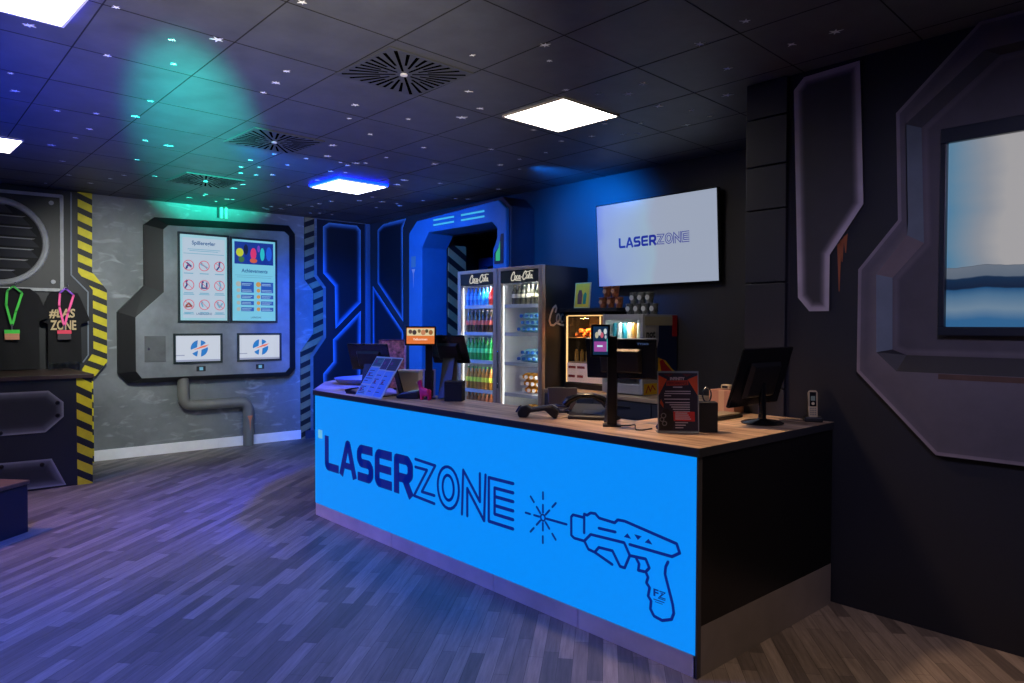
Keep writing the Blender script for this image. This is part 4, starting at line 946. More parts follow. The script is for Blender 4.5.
# picture + cups
t = thing('picture_stand', 'small yellow framed card standing on the black shelf', 'picture stand', (-4.83, 5.25, SZ))
M = mframe((-4.92, 5.22, SZ), (1, .1, 0), (0, .1, 1), (.1, -1, .1))
G().rect(0, .19, 0, .255, M, 0, .012).build('frame', mat('pale_gold_frame', (206, 182, 110), .4), t, bevel=.002)
G().rect(.012, .178, .012, .243, M, .012, .014).build('card', mat('yellow_card', (240, 186, 30), .6), t)
G().prism([(.045, .04), (.095, .04), (.10, .13), (.085, .18), (.055, .18), (.04, .13)], M, .014, .016).build('brown_shape', mat('printed_brown', (120, 62, 44), .6), t)
G().prism([(.11, .04), (.145, .04), (.15, .14), (.13, .16), (.11, .13)], M, .014, .016).build('green_shape', mat('printed_green', (40, 130, 80), .6), t)
def cup(col, nm, clear=False):
    o = G().lathe([(.028, 0), (.031, .003), (.040, .094), (.042, .096), (.040, .100), (.037, .097), (.028, .01)], (0, 0, 0), 16).build('paper_cup' if not clear else 'printed_tumbler', mat('cup_' + nm, col, .5, noise=.75, nscale=26), smooth=True)
    if clear: G().disc(.0, .052, .024, mframe((0, -.0375, 0), (1, 0, 0), (0, 0, 1), (0, -1, 0)), 0, .002, 12).build('round_emblem', mat('emblem_white', (200, 205, 205), .5), o)
    else: G().disc(.0, .055, .022, mframe((0, -.038, 0), (1, 0, 0), (0, 0, 1), (0, -1, 0)), 0, .002, 10).build('round_emblem', mat('emblem_tan', (214, 150, 96), .5), o)
    return o
base = cup((166, 100, 66), 'brown'); tag(base, 'brown patterned paper cup in the bottom row of the small pyramid', 'cup', 'brown cups, bottom row')
for i, (x, z) in enumerate(((-4.57, 0), (-4.47, 0), (-4.37, 0), (-4.52, .101), (-4.42, .101))):
    o = base if i == 0 else dup(base)
    o.location = (x, 5.25, SZ + z)
    if i > 2: tag(o, 'brown patterned paper cup in the top row of the small pyramid', 'cup', 'brown cups, top row')
base = cup((112, 116, 114), 'clear', True); tag(base, 'grey tumbler with round emblem in the bottom row on the can cooler', 'tumbler', 'tumblers, bottom row')
for i, (x, z) in enumerate(((-4.24, 0), (-4.15, 0), (-4.06, 0), (-3.99, 0), (-4.195, .101), (-4.105, .101), (-4.015, .101))):
    o = base if i == 0 else dup(base)
    o.location = (x, 5.25 + (.03 if x > -4 and z == 0 else 0), kz1 + .001 + z)
    if i > 3: tag(o, 'grey tumbler with round emblem in the top row on the can cooler', 'tumbler', 'tumblers, top row')

# ------------------------------------------------------------------ things on the reception counter
CZ = CH + .0012
def pos_screen(name, label, loc, yaw, w, h, zc, tilt, stand='column', sx_=0, hw_=.05):
    """seen from behind: the picture side faces local +y"""
    t = local_thing(name, label, 'monitor'); sn, cs = math.sin(tilt), math.cos(tilt)
    M = mframe((0, 0, zc - CZ), (1, 0, 0), (0, -sn, cs), (0, -cs, -sn))
    G().rect(-w / 2, w / 2, -h / 2, h / 2, M, 0, .018).build('casing', blackg, t, bevel=.006)
    G().rect(-w / 2 + .012, w / 2 - .012, -h / 2 + .012, h / 2 - .012, M, -.002, 0).build('screen', mat('dim_screen', (30, 34, 44), .2), t)
    bk = G().prism([(-w * .3, -h * .36), (w * .3, -h * .36), (w * .3, h * .26), (-w * .3, h * .26)], M, .018, .042, [(-w * .26, -h * .3), (w * .26, -h * .3), (w * .26, h * .2), (-w * .26, h * .2)]).build('back_cover', black, t, bevel=.004)
    g = G(); top_ = M(0, -.03, .03)
    if stand == 'column':
        g.cyl((0, top_.y - .0, .015), (0, top_.y, top_.z), .022, .018); g.build('stand_neck', blackg, t, smooth=True)
        g = G().lathe([(.115, 0), (.118, .006), (.10, .014), (.03, .022), (.02, .03)], (0, top_.y, 0), 28); g.build('stand_foot', blackg, t, smooth=True)
    else:
        g.prism([(.09, 0), (-.11, 0), (-.10, .02), (top_.y + .01, top_.z), (top_.y + .05, top_.z), (.02, .03), (.09, .012)], lambda u, v, d: Vector((d, u, v)), sx_ - hw_, sx_ + hw_); g.build('stand_foot', black, t, bevel=.004)
    t.location = (loc[0], loc[1], CZ); t.rotation_euler = (0, 0, yaw)
    return t, M
pos_screen('computer_monitor', 'tilted black monitor seen from behind near the cordless phone', (-2.1, 3.76), PI / 2, .54, .345, 1.335, math.radians(17))
tt, M = pos_screen('till_monitor', 'wide black till monitor seen from behind, beside the tall centre post', (-2.66, 3.22), math.radians(22), .42, .235, 1.43, math.radians(8), 'wedge', -.05, .02)
text('maker_lettering', 'TYSSO', mat('maker_blue', (110, 140, 190), .5, emit=(90, 120, 180), strength=.4), tt, M, .10, .165, .083, .094, .02)
pos_screen('till_monitor', 'strongly tilted black till monitor behind the orange customer display', (-4.37, 3.26), math.radians(30), .30, .25, 1.44, math.radians(32), 'wedge')
pos_screen('till_monitor', 'black till monitor nearest the poster wall, above the angled leaflet board', (-5.38, 3.17), math.radians(38), .36, .25, 1.35, math.radians(28), 'wedge')

def pole_display(label, loc, yaw, w, h, zc, tilt, off, draw, zp=None, r=.02):
    t = local_thing('customer_display', label, 'display')
    zp = zp or zc
    G().box(-.05, .05, -.04, .04, 0, .008).build('foot_plate', black, t, bevel=.002)
    G().box(-r, r, -r * .8, r * .8, .008, zp - CZ).build('post', black, t, bevel=.003)
    M = mframe((off, -.03, zc - CZ), (1, 0, 0), (0, math.sin(tilt), math.cos(tilt)), (0, -math.cos(tilt), math.sin(tilt)))
    G().rect(-w / 2, w / 2, -h / 2, h / 2, M, 0, .014).build('casing', blackg, t, bevel=.004)
    s = G().rect(-w / 2 + .012, w / 2 - .012, -h / 2 + .012, h / 2 - .012, M, .014, .015).build('screen', glow(draw[0], draw[1], .95), t)
    draw[2](s, lambda u, v, d: M(u, v, .015 + d))
    t.location = (loc[0], loc[1], CZ); t.rotation_euler = (0, 0, yaw)
def dr1(s, M):
    G().rect(-.10, .10, .0, .055, M, 0, .001).build('photo_band', glow('disp_cream', (222, 206, 160), .95), s)
    for i, (u, v, w, c_) in enumerate(((-.075, .03, .014, (90, 66, 56)), (-.045, .025, .016, (60, 48, 44)), (-.01, .035, .012, (120, 96, 50)), (.02, .025, .018, (196, 130, 90)), (.045, .035, .012, (86, 70, 40)), (.075, .025, .016, (150, 90, 40)))):
        G().disc(u, v, w, M, .001, .002, 10, ry=w * 1.2).build('photo_figure', glow('disp_fig%d' % i, c_, .95), s)
    text('display_lettering', 'Velkommen', glow('disp_white', (250, 214, 190), 1), s, M, -.055, .05, -.035, -.018, .002, bold=.03)
def dr2(s, M):
    G().rect(-.034, .034, -.06, -.005, M, 0, .001).build('pink_band', glow('disp_pink', (150, 70, 150), .95), s)
    for i, (u, v, w, c_) in enumerate(((-.02, .03, .010, (180, 176, 150)), (-.005, .045, .010, (196, 190, 190)), (.008, .03, .009, (190, 90, 110)), (.026, .05, .009, (200, 210, 210)), (.028, .02, .006, (170, 180, 190)))):
        G().disc(u, v, w, M, 0, .001, 10, ry=w * 1.8).build('photo_figure', glow('disp2_fig%d' % i, c_, .95), s)
    G().rect(.034, .038, -.06, .01, M, 0, .001).build('teal_edge', glow('disp_teal', (70, 190, 170), .95), s)
    G().rect(-.018, .012, -.035, -.025, M, .001, .002).build('white_text_bar', glow('disp_w2', (190, 220, 235), 1), s)
pole_display('landscape customer display with orange lower half on a slim black post', (-4.395, 3.09), math.radians(52), .228, .145, 1.536, math.radians(12), -.06, ('disp_orange', (226, 116, 48), dr1), 1.50, .026)
pole_display('small portrait customer display with pink band on the tall black post', (-2.57, 3.03), math.radians(42), .104, .178, 1.535, math.radians(6), -.065, ('disp_navy', (16, 44, 74), dr2), 1.56, .026)

# leaflet board at the far end
t = thing('leaflet_board', 'slanted clear board of small printed leaflets at the far counter end', 'leaflet board', (-4.75, 2.85, CZ))
M = mframe((-4.975, 2.795, CZ + .004), (1, 0, 0), (-.06, .58, .82), (0, -.82, .58))
G().rect(0, .385, 0, .365, M, -.006, 0).build('board', mat('pale_board', (176, 196, 214), .35), t, bevel=.002)
G().prism([(2.815, CZ), (3.10, CZ), (3.10, CZ + .01), (3.012, CZ + .29), (3.005, CZ + .285), (3.085, CZ + .012), (2.815, CZ + .005)], mx(-4.80, 1), 0, .06).build('rear_prop', black, t)
for i, (a, b_, c_, d_, col_) in enumerate(((.01, .135, .012, .10, (110, 176, 232)), (.01, .135, .112, .26, (96, 164, 230)), (.01, .135, .272, .35, (60, 120, 130)), (.145, .245, .012, .24, (104, 160, 236)), (.255, .365, .012, .235, (84, 150, 232)), (.145, .235, .25, .35, (70, 56, 110)), (.245, .375, .245, .352, (52, 50, 84)))):
    lf = G().rect(a, b_, c_, d_, M, 0, .002).build('leaflet', mat('leaflet_%d' % i, col_, .5), t)
    g = G(); q = random.Random(i)
    for k in range(5):
        v = c_ + (d_ - c_) * (.15 + .16 * k); g.rect(a + .012, a + .012 + (b_ - a - .024) * q.uniform(.4, 1), v, v + .006, M, .002, .003)
    g.build('leaflet_print', mat('print_dark_blue', (50, 60, 110), .6), lf)
    G().disc(a + .035, c_ + (d_ - c_) * .55, .014, M, .003, .004, 10).build('leaflet_picture', mat('print_violet', (120, 60, 130), .6), lf)
# leaflet stand in front of the side
t = thing('poster_stand', 'clear stand holding a dark flyer with orange corners and a red text block', 'poster stand', (-2.17, 3.1, CZ))
ang = math.radians(46); ux = Vector((math.cos(ang), math.sin(ang), 0)); nn = Vector((math.sin(ang), -math.cos(ang), 0))
tl = .10; uy = Vector((0, 0, 1)) * math.cos(tl) - nn * math.sin(tl); nm_ = nn * math.cos(tl) + Vector((0, 0, 1)) * math.sin(tl)
M = mframe(Vector((-2.245, 3.01, CZ + .004)), ux, uy, nm_)
G().rect(0, .212, 0, .315, M, -.003, -.001).build('acrylic_back', mat('acrylic', (150, 160, 166), .1, spec=.8), t)
fo = Vector((-2.245, 3.01, CZ))
g = G(); g.prism([(0, 0), (.212, 0), (.212, .07), (0, .07)], lambda u, v, d: fo + ux * u - nn * v + Vector((0, 0, d)), 0, .003); g.build('acrylic_foot', MATS['acrylic'], t)
fl = G().rect(.006, .206, .008, .305, M, 0, .001).build('flyer', mat('flyer_navy', (40, 38, 58), .45), t)
og = mat('flyer_orange', (216, 84, 44), .5); fw_ = mat('flyer_print', (196, 190, 206), .5)
for pl in ([(.006, .19), (.006, .293), (.05, .272)], [(.206, .19), (.206, .293), (.155, .272)]): G().prism(pl, M, .001, .002).build('orange_corner', og, fl)
for pl in ([(.03, .30), (.085, .303), (.06, .285)], [(.18, .30), (.125, .303), (.15, .285)]): G().prism(pl, M, .001, .0018).build('dark_red_ray', mat('flyer_maroon', (96, 36, 46), .5), fl)
text('flyer_title', 'INFINITY', fw_, fl, M, .065, .14, .268, .284, .002, bold=.04)
G().prism([(.045, .238), (.16, .243), (.158, .268), (.048, .265)], M, .001, .0018).build('title_plate', mat('flyer_rust', (176, 60, 50), .5), fl)
text('flyer_title', 'PERFORMANCE', mat('flyer_dark_red', (90, 20, 30), .5), fl, M, .052, .153, .245, .261, .0022, bold=.03)
g = G(); g.rect(.08, .128, .229, .235, M, .001, .002)
for i, (a, b_) in enumerate(((.04, .17), (.035, .17), (.035, .07), (.035, .165), (.04, .165), (.062, .165), (.07, .165), (.078, .165), (.085, .165))):
    v = .208 - i * .0115 - (.006 if i > 2 else 0) - (.006 if i > 3 else 0); g.rect(a, b_, v, v + .005, M, .001, .002)
for i in range(3): g.rect(.09, .155 - .012 * i, .047 - i * .013, .052 - i * .013, M, .001, .002)
g.build('flyer_text', fw_, fl)
rb = G().prism([(.082, .058), (.19, .056), (.19, .106), (.08, .108)], M, .001, .002).build('red_block', mat('flyer_red', (206, 50, 50), .5), fl)
g = G()
for i in range(4): g.rect(.09, .17 - .006 * i, .066 + .010 * i, .071 + .010 * i, M, .002, .003)
g.build('flyer_text', fw_, fl)
G().prism([(.012, .015), (.075, .012), (.085, .05), (.078, .10), (.05, .12), (.03, .115), (.012, .08)], M, .001, .0015).build('dark_figure', mat('flyer_black', (22, 22, 28), .5), fl)
for (u, v, r) in ((.03, .085, .012), (.022, .065, .010), (.035, .045, .011)): G().ring(u, v, r, .005, M, .0015, .002, 10).build('grey_gear', mat('flyer_grey', (120, 124, 134), .5), fl)
G().prism([(.012, .15), (.03, .125), (.03, .145), (.018, .17)], M, .001, .002).build('orange_corner', og, fl)

# navy scanner stand
t = thing('scanner_cradle', 'glossy navy waisted cradle beside the dark flyer stand', 'scanner cradle', (-2.30, 3.16, CZ))
G().lathe([(.055, 0), (.058, .012), (.045, .03), (.026, .07), (.026, .10), (.040, .125), (.042, .155), (.030, .168)], (-2.30, 3.16, CZ), 20).build('cradle_body', mat('glossy_navy', (20, 44, 110), .2), t, smooth=True)
# black box with ring
t = thing('key_box', 'small black box with a wire ring standing behind the dark flyer', 'box', (-2.08, 3.30, CZ))
M = mframe((-2.115, 3.255, CZ), (math.cos(.75), math.sin(.75), 0), (-math.sin(.75), math.cos(.75), 0), (0, 0, 1))
G().prism([(-.045, -.04), (.05, -.04), (.05, .04), (-.045, .04)], M, 0, .155).build('box_body', blackm, t, bevel=.003)
a = [M(.0 + .022 * math.cos(k * PI / 8), 0, .155 + .035 + .038 * math.sin(k * PI / 8)) for k in range(-3, 12)]
G().tube(a, .004, 6).build('wire_ring', chrome, t, smooth=True)
# keyboard
t = local_thing('keyboard', 'beige-lit low keyboard lying behind the tilted black monitor', 'keyboard')
t['label'] = 'dark keyboard with pale keys lying before the tilted black monitor'
G().box(-.20, .20, -.07, .07, 0, .018).build('keyboard_base', black, t, bevel=.004)
g = G()
for r_ in range(5):
    for k in range(15): g.box(-.19 + k * .0255, -.168 + k * .0255, -.06 + r_ * .025, -.039 + r_ * .025, .0185, .027)
tag(g.build('keys', mat('key_beige', (150, 140, 116), .5), t), kind='stuff')
t.location = (-2.37, 3.72, CZ); t.rotation_euler = (0, 0, math.radians(88))
# cordless phone
t = local_thing('cordless_phone', 'silver cordless phone upright in its black cradle by the mural wall', 'phone')
G().box(-.05, .05, -.04, .045, 0, .028).build('cradle', black, t, bevel=.006)
h = G().prism([(-.025, .02), (.025, .02), (.027, .165), (.018, .178), (-.018, .178), (-.027, .165)], mframe((0, .01, 0), (1, 0, 0), (0, .12, 1), (0, -1, .12)), 0, .024).build('handset', mat('champagne', (196, 176, 140), .35, .3), t, bevel=.004)
Mh = mframe((0, .01, 0), (1, 0, 0), (0, .12, 1), (0, -1, .12))
G().rect(-.018, .018, .085, .168, Mh, .024, .026).build('black_face', blackg, h)
G().rect(-.012, .012, .118, .145, Mh, .026, .027).build('phone_screen', glow('phone_lcd', (90, 100, 104), .3), h)
G().disc(0, .102, .009, Mh, .026, .028, 12).build('round_key', MATS['champagne'], h)
g = G()
for r_ in range(4):
    for k in range(3): g.rect(-.016 + k * .012, -.008 + k * .012, .034 + r_ * .012, .041 + r_ * .012, Mh, .024, .026)
g.build('keypad', mat('key_grey', (110, 104, 92), .5), h)
t.location = (-1.93, 4.06, CZ); t.rotation_euler = (0, 0, math.radians(35))
# cardboard box and card reader
t = local_thing('cardboard_box', 'salmon-brown cardboard box between the black key box and monitor', 'box')
G().box(-.09, .09, -.06, .06, 0, .145).build('box_body', mat('cardboard', (176, 128, 104), .7, noise=.1), t, bevel=.003)
G().box(-.02, .02, -.0605, -.0595, .0, .146).build('packing_tape', mat('tape', (196, 160, 126), .3), t)
t.location = (-2.50, 4.07, CZ); t.rotation_euler = (0, 0, 0)
t = local_thing('ticket_punch', 'small cream clip standing on top of the cardboard box', 'clip')
G().box(-.03, .03, -.02, .02, 0, .03).build('clip_body', mat('cream_plastic', (206, 190, 150), .4), t, bevel=.006)
G().box(-.02, .02, -.021, -.0195, .008, .022).build('clip_window', black, t)
t.location = (-2.50, 4.07, CZ + .147)
# handheld scanner
t = local_thing('barcode_scanner', 'black handheld scanner lying at the counter edge, centre', 'scanner')
M = lambda u, v, d: Vector((u, d, v))
G().prism([(-.11, .0), (-.06, .0), (-.045, .03), (.05, .045), (.10, .0), (.12, .0), (.13, .045), (.09, .075), (-.03, .055), (-.06, .075), (-.10, .065), (-.12, .03)], M, -.028, .028).build('scanner_body', black, t, bevel=.012, seg=3)
G().prism([(-.03, .0565), (.09, .0765), (.12, .06), (.122, .064), (.09, .082), (-.03, .062)], M, -.018, .018).build('grey_top', mat('scanner_grey', (110, 120, 122), .35), t)
G().prism([(-.123, .03), (-.10, .067), (-.108, .070), (-.131, .033)], M, -.02, .02).build('scan_window', mat('window_blue', (40, 60, 110), .1), t)
t.location = (-3.09, 2.96, CZ); t.rotation_euler = (0, 0, math.radians(35))
# tablet on stand
t = local_thing('tablet_stand', 'brown-backed tablet on a black stand behind the handheld scanner', 'tablet stand')
M = mframe((0, 0, .085), (1, 0, 0), (0, .5, .87), (0, -.87, .5))
G().prism([(-.09, -.03), (-.02, -.075), (.085, -.075), (.09, .075), (-.10, .075)], M, 0, .014).build('tablet', mat('tablet_brown', (60, 48, 52), .3), t, bevel=.003)
G().prism([(-.05, 0), (.06, 0), (.05, .008), (.012, .03), (-.0, .07), (-.012, .03), (-.04, .008)], lambda u, v, d: Vector((d, u + .02, v)), -.045, .045).build('stand', black, t, bevel=.003)
t.location = (-3.17, 3.26, CZ + .0); t.rotation_euler = (0, 0, math.radians(40))
# desk phone with cable coils
t = local_thing('desk_phone', 'black desk phone with curved handset between tablet and tall post', 'phone')
G().prism([(-.10, 0), (.10, 0), (.10, .075), (-.10, .02)], lambda u, v, d: Vector((d, u, v)), -.11, .11).build('phone_base', black, t, bevel=.006)
pts = [(-.14, -.03, .075), (-.12, -.03, .105), (-.06, -.02, .13), (.02, -.01, .135), (.08, 0, .11), (.11, 0, .08)]
G().tube(pts, .02, 10, rr=[.026, .024, .016, .016, .024, .027]).build('handset', blackg, t, smooth=True)
G().rect(-.03, .08, .03, .09, mframe((0, -.10, .02), (1, 0, 0), (0, .964, .265), (0, -.265, .964)), .001, .004).build('key_field', mat('phone_keys', (52, 60, 74), .3), t)
t.location = (-2.88, 3.19, CZ); t.rotation_euler = (0, 0, math.radians(30))
g = G(); pts = []
for k in range(60): a = k / 60 * 2 * PI * 3; pts.append((-3.05 + .05 * math.cos(a) * (1 + .15 * math.sin(a * .33)), 3.13 + .045 * math.sin(a), CZ + .008 + .0007 * k + .012 * (1 + math.sin(a * .5))))
tag(g.tube(pts, .0045, 6).build('coiled_cable', mat('cable_navy', (30, 44, 80), .4), smooth=True), 'coil of dark blue cable beside the desk phone', 'cable')
g = G(); pts = [(-2.52, 3.04, CZ + .005), (-2.49, 3.09, CZ + .006), (-2.43, 3.06, CZ + .02), (-2.40, 3.02, CZ + .006), (-2.36, 2.98, CZ + .006), (-2.33, 3.0, CZ + .006), (-2.335, 3.08, CZ + .006)]
tag(g.tube(bend(pts, .02, 4), .004, 6).build('loose_cable', black, smooth=True), 'thin black cable looping between the tall post and navy cradle', 'cable')
# pink alpaca figure
def skin(name, verts, edges, radii, m, parent, sub=2):
    me = bpy.data.meshes.new(name); me.from_pydata(verts, edges, []); o = link(bpy.data.objects.new(name, me))
    sk = o.modifiers.new('skin', 'SKIN')
    me.skin_vertices.new() if not me.skin_vertices else None
    for i, r in enumerate(radii): d = me.skin_vertices[0].data[i]; d.radius = (r, r) if not isinstance(r, tuple) else r; d.use_root = (i == 0)
    s = o.modifiers.new('sub', 'SUBSURF'); s.levels = sub; s.render_levels = sub; me.materials.append(m); sk.use_smooth_shade = True
    if parent: o.parent = parent
    return o
t = local_thing('alpaca_figure', 'hot pink alpaca figurine standing at the counter edge', 'figurine')
pk = mat('hot_pink', (232, 40, 110), .45)
V = [(0, 0, .062), (.028, 0, .062), (-.026, 0, .064), (-.036, 0, .092), (-.040, 0, .118), (-.044, 0, .136), (-.060, 0, .132), (-.036, .011, .152), (-.036, -.011, .152), (-.028, .014, .035), (-.028, .014, .005), (-.028, -.014, .035), (-.028, -.014, .005), (.030, .014, .035), (.030, .014, .005), (.030, -.014, .035), (.030, -.014, .005), (.044, 0, .078)]
E_ = [(0, 1), (0, 2), (2, 3), (3, 4), (4, 5), (5, 6), (5, 7), (5, 8), (2, 9), (9, 10), (2, 11), (11, 12), (1, 13), (13, 14), (1, 15), (15, 16), (1, 17)]
R_ = [.025, .026, .024, .017, .014, .015, .008, .004, .004, .010, .009, .010, .009, .010, .009, .010, .009, .008]
skin('body', V, E_, R_, pk, t)
G().disc(0, 0, .008, mframe((-.067, 0, .131), (0, 1, 0), (0, 0, 1), (-1, 0, 0)), 0, .003, 10).build('muzzle', mat('muzzle_white', (240, 214, 214), .5), t)
for s in (-1, 1): G().lathe([(.0028, -.003), (.003, 0), (.001, .002)], (-.055, s * .0125, .139), 8).build('eye', blackg, t)
t.location = (-4.29, 2.985, CZ); t.rotation_euler = (0, 0, math.radians(32))
# black box behind alpaca, white-edged reader, bin, pink box, terminal
t = local_thing('card_box', 'matt black cube-like box beside the pink alpaca', 'box')
G().box(-.066, .066, -.055, .055, 0, .125).build('box_body', blackm, t, bevel=.004)
G().box(-.067, .067, -.056, .056, .126, .146).build('lid', blackm, t, bevel=.004)
t.location = (-4.17, 3.16, CZ); t.rotation_euler = (0, 0, math.radians(40))
t = local_thing('card_reader', 'upright black reader with pale edges behind the pink alpaca', 'card reader')
M = mframe((0, 0, 0), (1, 0, 0), (0, .1, 1), (0, -1, .1))
G().rect(-.048, .048, 0.0, .215, M, -.02, 0).build('pale_shell', mat('pale_shell', (206, 190, 186), .4), t, bevel=.005)
G().rect(-.034, .034, .01, .205, M, .0, .004).build('black_front', blackg, t)
t.location = (-4.47, 3.14, CZ + .003); t.rotation_euler = (0, 0, math.radians(45))
t = local_thing('white_tub', 'open white tub with beige inside behind the card terminal', 'tub')
g = G(); w_, d_, h_, q = .09, .07, .19, .006
for (a, b_, c_, e_) in ((-w_, w_, -d_, -d_ + q), (-w_, w_, d_ - q, d_), (-w_, -w_ + q, -d_ + q, d_ - q), (w_ - q, w_, -d_ + q, d_ - q)): g.box(a, b_, c_, e_, 0, h_)
g.box(-w_ + q, w_ - q, -d_ + q, d_ - q, 0, q); g.build('tub_body', mat('tub_cream', (226, 206, 186), .5), t, bevel=.002)
g = G()
for (a, b_, c_, e_) in ((-w_ - .008, w_ + .008, -d_ - .008, -d_), (-w_ - .008, w_ + .008, d_, d_ + .008), (-w_ - .008, -w_, -d_, d_), (w_, w_ + .008, -d_, d_)): g.box(a, b_, c_, e_, h_ - .015, h_ + .002)
g.build('tub_rim', white, t, bevel=.002)
t.location = (-4.82, 3.2, CZ); t.rotation_euler = (0, 0, math.radians(42))
t = local_thing('gift_bag', 'glittery pink paper bag standing behind the leaflet board', 'bag')
M = lambda u, v, d: Vector((u, d, v))
G().prism([(-.11, 0), (.11, 0), (.115, .42), (-.115, .42)], M, -.04, .04).build('bag_body', mat('glitter_pink', (196, 128, 132), .35, .2, noise=.85, nscale=30), t, bevel=.002)
G().rect(-.112, .112, .415, .424, M, -.042, .042).build('bag_rim', mat('bag_rim', (80, 30, 50), .5), t)
t.location = (-5.42, 3.42, CZ); t.rotation_euler = (0, 0, math.radians(45))
t = local_thing('card_terminal', 'black card terminal lying beside the pink alpaca', 'card terminal')
M = mframe((0, 0, 0), (1, 0, 0), (0, .35, 1), (0, -1, .35))
G().prism([(-.09, .0), (.08, .0), (.09, .03), (.07, .06), (-.06, .04), (-.095, .02)], lambda u, v, d: Vector((u, d, v)), -.038, .038).build('terminal_body', black, t, bevel=.008)
G().prism([(.0, .053), (.07, .0625), (.07, .0655), (.0, .056)], lambda u, v, d: Vector((u, d, v)), -.028, .028).build('terminal_screen', glow('terminal_blue', (110, 150, 190), .7), t)
G().prism([(-.055, .044), (-.01, .05), (-.01, .053), (-.055, .047)], lambda u, v, d: Vector((u, d, v)), -.028, .028).build('keypad', mat('terminal_keys', (60, 66, 110), .4), t)
t.location = (-4.52, 3.0, CZ); t.rotation_euler = (0, 0, math.radians(35))
# round tray at the far end, mouse, blue flag
t = thing('round_tray', 'shallow round glossy tray at the far left end of the counter', 'tray', (-6.0, 3.45, CZ))
G().lathe([(.20, 0), (.26, .01), (.30, .05), (.305, .05), (.27, .006), (.20, .004)], (-6.0, 3.5, CZ), 40).build('tray_dish', mat('tray_blue_grey', (120, 130, 150), .25), t, smooth=True)
t = local_thing('stapler', 'small dark stapler at the foot of the leaflet board', 'stapler')
G().prism([(-.07, 0), (.07, 0), (.07, .012), (-.055, .03), (.06, .045), (.05, .058), (-.07, .035)], lambda u, v, d: Vector((u, d, v)), -.016, .016).build('stapler_body', mat('navy_black', (18, 22, 44), .4), t, bevel=.004)
t.location = (-5.12, 2.86, CZ); t.rotation_euler = (0, 0, .2)

# ------------------------------------------------------------------ camera
cam = bpy.data.cameras.new('camera'); co = link(bpy.data.objects.new('camera', cam)); SC.camera = co
yaw, pitch, roll = -.8426, -.023, .0027
fw = Vector((math.sin(yaw) * math.cos(pitch), math.cos(yaw) * math.cos(pitch), math.sin(pitch)))
r0 = Vector((math.cos(yaw), -math.sin(yaw), 0)); u0 = r0.cross(fw)
rr = r0 * math.cos(roll) + u0 * math.sin(roll); uu = u0 * math.cos(roll) - r0 * math.sin(roll)
co.matrix_world = Matrix(((rr.x, uu.x, -fw.x, 0), (rr.y, uu.y, -fw.y, 0), (rr.z, uu.z, -fw.z, 1.62), (0, 0, 0, 1)))
cam.sensor_width = 36; cam.lens = 716 / 1024 * 36; cam.clip_start = .05

# ------------------------------------------------------------------ lights
def spot(name, loc, to, col, e, ang, blend=1.0, size=.1):
    l = bpy.data.lights.new(name, 'SPOT'); l.energy = e; l.color = lin(col)[:3]; l.spot_size = math.radians(ang); l.spot_blend = blend; l.shadow_soft_size = size
    o = link(bpy.data.objects.new(name, l)); o.location = loc; o.rotation_euler = (Vector(to) - Vector(loc)).to_track_quat('-Z', 'Y').to_euler(); return o
def area(name, loc, to, col, e, s):
    l = bpy.data.lights.new(name, 'AREA'); l.energy = e; l.color = lin(col)[:3]; l.size = s
    o = link(bpy.data.objects.new(name, l)); o.location = loc; o.rotation_euler = (Vector(to) - Vector(loc)).to_track_quat('-Z', 'Y').to_euler(); return o
BL = (0, 100, 255)
spot('blue_spot_arch', (-5.9, 2.0, 2.95), (-8.2, 5.6, 1.5), (0, 112, 255), 1150, 80)
spot('blue_spot_counter_end', (-5.2, 3.9, 3.05), (-6.0, 3.25, .9), (0, 55, 255), 1100, 64)
spot('blue_spot_wall_corner', (-7.4, 3.6, 3.0), (-9.5, 4.9, 1.4), (0, 80, 255), 900, 56)
spot('blue_spot_floor', (-4.6, .2, 3.05), (-4.7, .9, 0), (10, 70, 255), 650, 120)
spot('blue_fill_ceiling', (-5.0, -.6, .6), (-5.6, .5, 3.14), (0, 60, 255), 900, 92)  # unseen fill added to wash the ceiling blue, no fixture
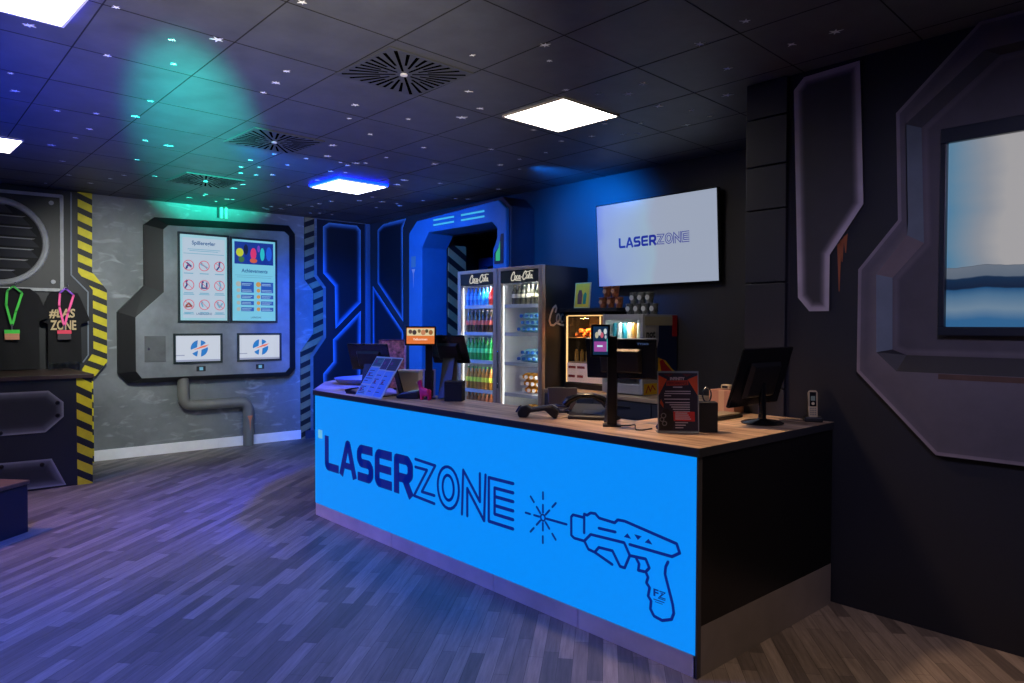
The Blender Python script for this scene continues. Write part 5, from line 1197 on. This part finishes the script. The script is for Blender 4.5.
spot('blue_corridor_fill', (-8.7, 6.6, 2.7), (-8.8, 7.8, 1.9), BL, 60, 90)  # fill added so the inner door shows blue; no fixture there
spot('teal_beam_ceiling', (-.5, -.1, 2.2), (-6.1, 2.0, 3.14), (30, 255, 215), 26000, 11.5, 1.0, .05)
spot('blue_spot_tv_wall', (-5.0, 4.7, 3.06), (-5.1, 5.6, 2.6), (0, 120, 255), 300, 110)
spot('white_spot_poster_wall', (-6.3, 1.6, 3.0), (-9.5, 2.3, 1.5), (240, 242, 235), 420, 60)
spot('pink_spot_left_floor', (-6.9, -.2, 3.05), (-6.7, 1.6, 0), (255, 190, 190), 200, 80)
spot('white_fill_ceiling', (-.6, -.3, 1.0), (-3.9, 1.7, 3.14), (255, 240, 225), 1300, 46)  # unseen fill added to brighten the grey middle of the ceiling
spot('warm_spot_counter_corner', (-3.0, 3.0, 3.1), (-2.2, 3.3, 1.0), (255, 206, 160), 240, 60)
spot('warm_fill_side_floor', (-.4, 2.3, 3.08), (-1.35, 3.05, 0), (255, 215, 180), 130, 52)  # fill added to lift the dark floor beside the counter
spot('lilac_fill_mural', (-.2, 1.0, 3.05), (-1.2, 4.18, 1.45), (215, 205, 255), 150, 52)  # fill added to brighten the mural paint, no fixture
for cx_ in (-6.12, -5.43): area('cooler_lamp', (cx_ + .1, 4.985, 2.03), (cx_, 5.3, 1.0), (255, 252, 248), 1.2, .06)
area('warmer_lamp', (-4.77, 5.24, 1.70), (-4.77, 5.4, 1.2), (255, 190, 110), 5, .1)
area('can_cooler_lamp', (-4.18, 5.13, 1.66), (-4.18, 5.3, 1.2), (240, 255, 245), 1.2, .1)
w = bpy.data.worlds.new('world'); SC.world = w; w.use_nodes = True
w.node_tree.nodes['Background'].inputs[0].default_value = (.004, .005, .01, 1); w.node_tree.nodes['Background'].inputs[1].default_value = 1
SC.view_settings.view_transform = 'Standard'; SC.view_settings.look = 'None'; SC.view_settings.gamma = 1; SC.view_settings.exposure = 0; SC.view_settings.use_curve_mapping = False
SC.cycles.use_denoising = True; SC.cycles.max_bounces = 8; SC.cycles.sample_clamp_indirect = 6
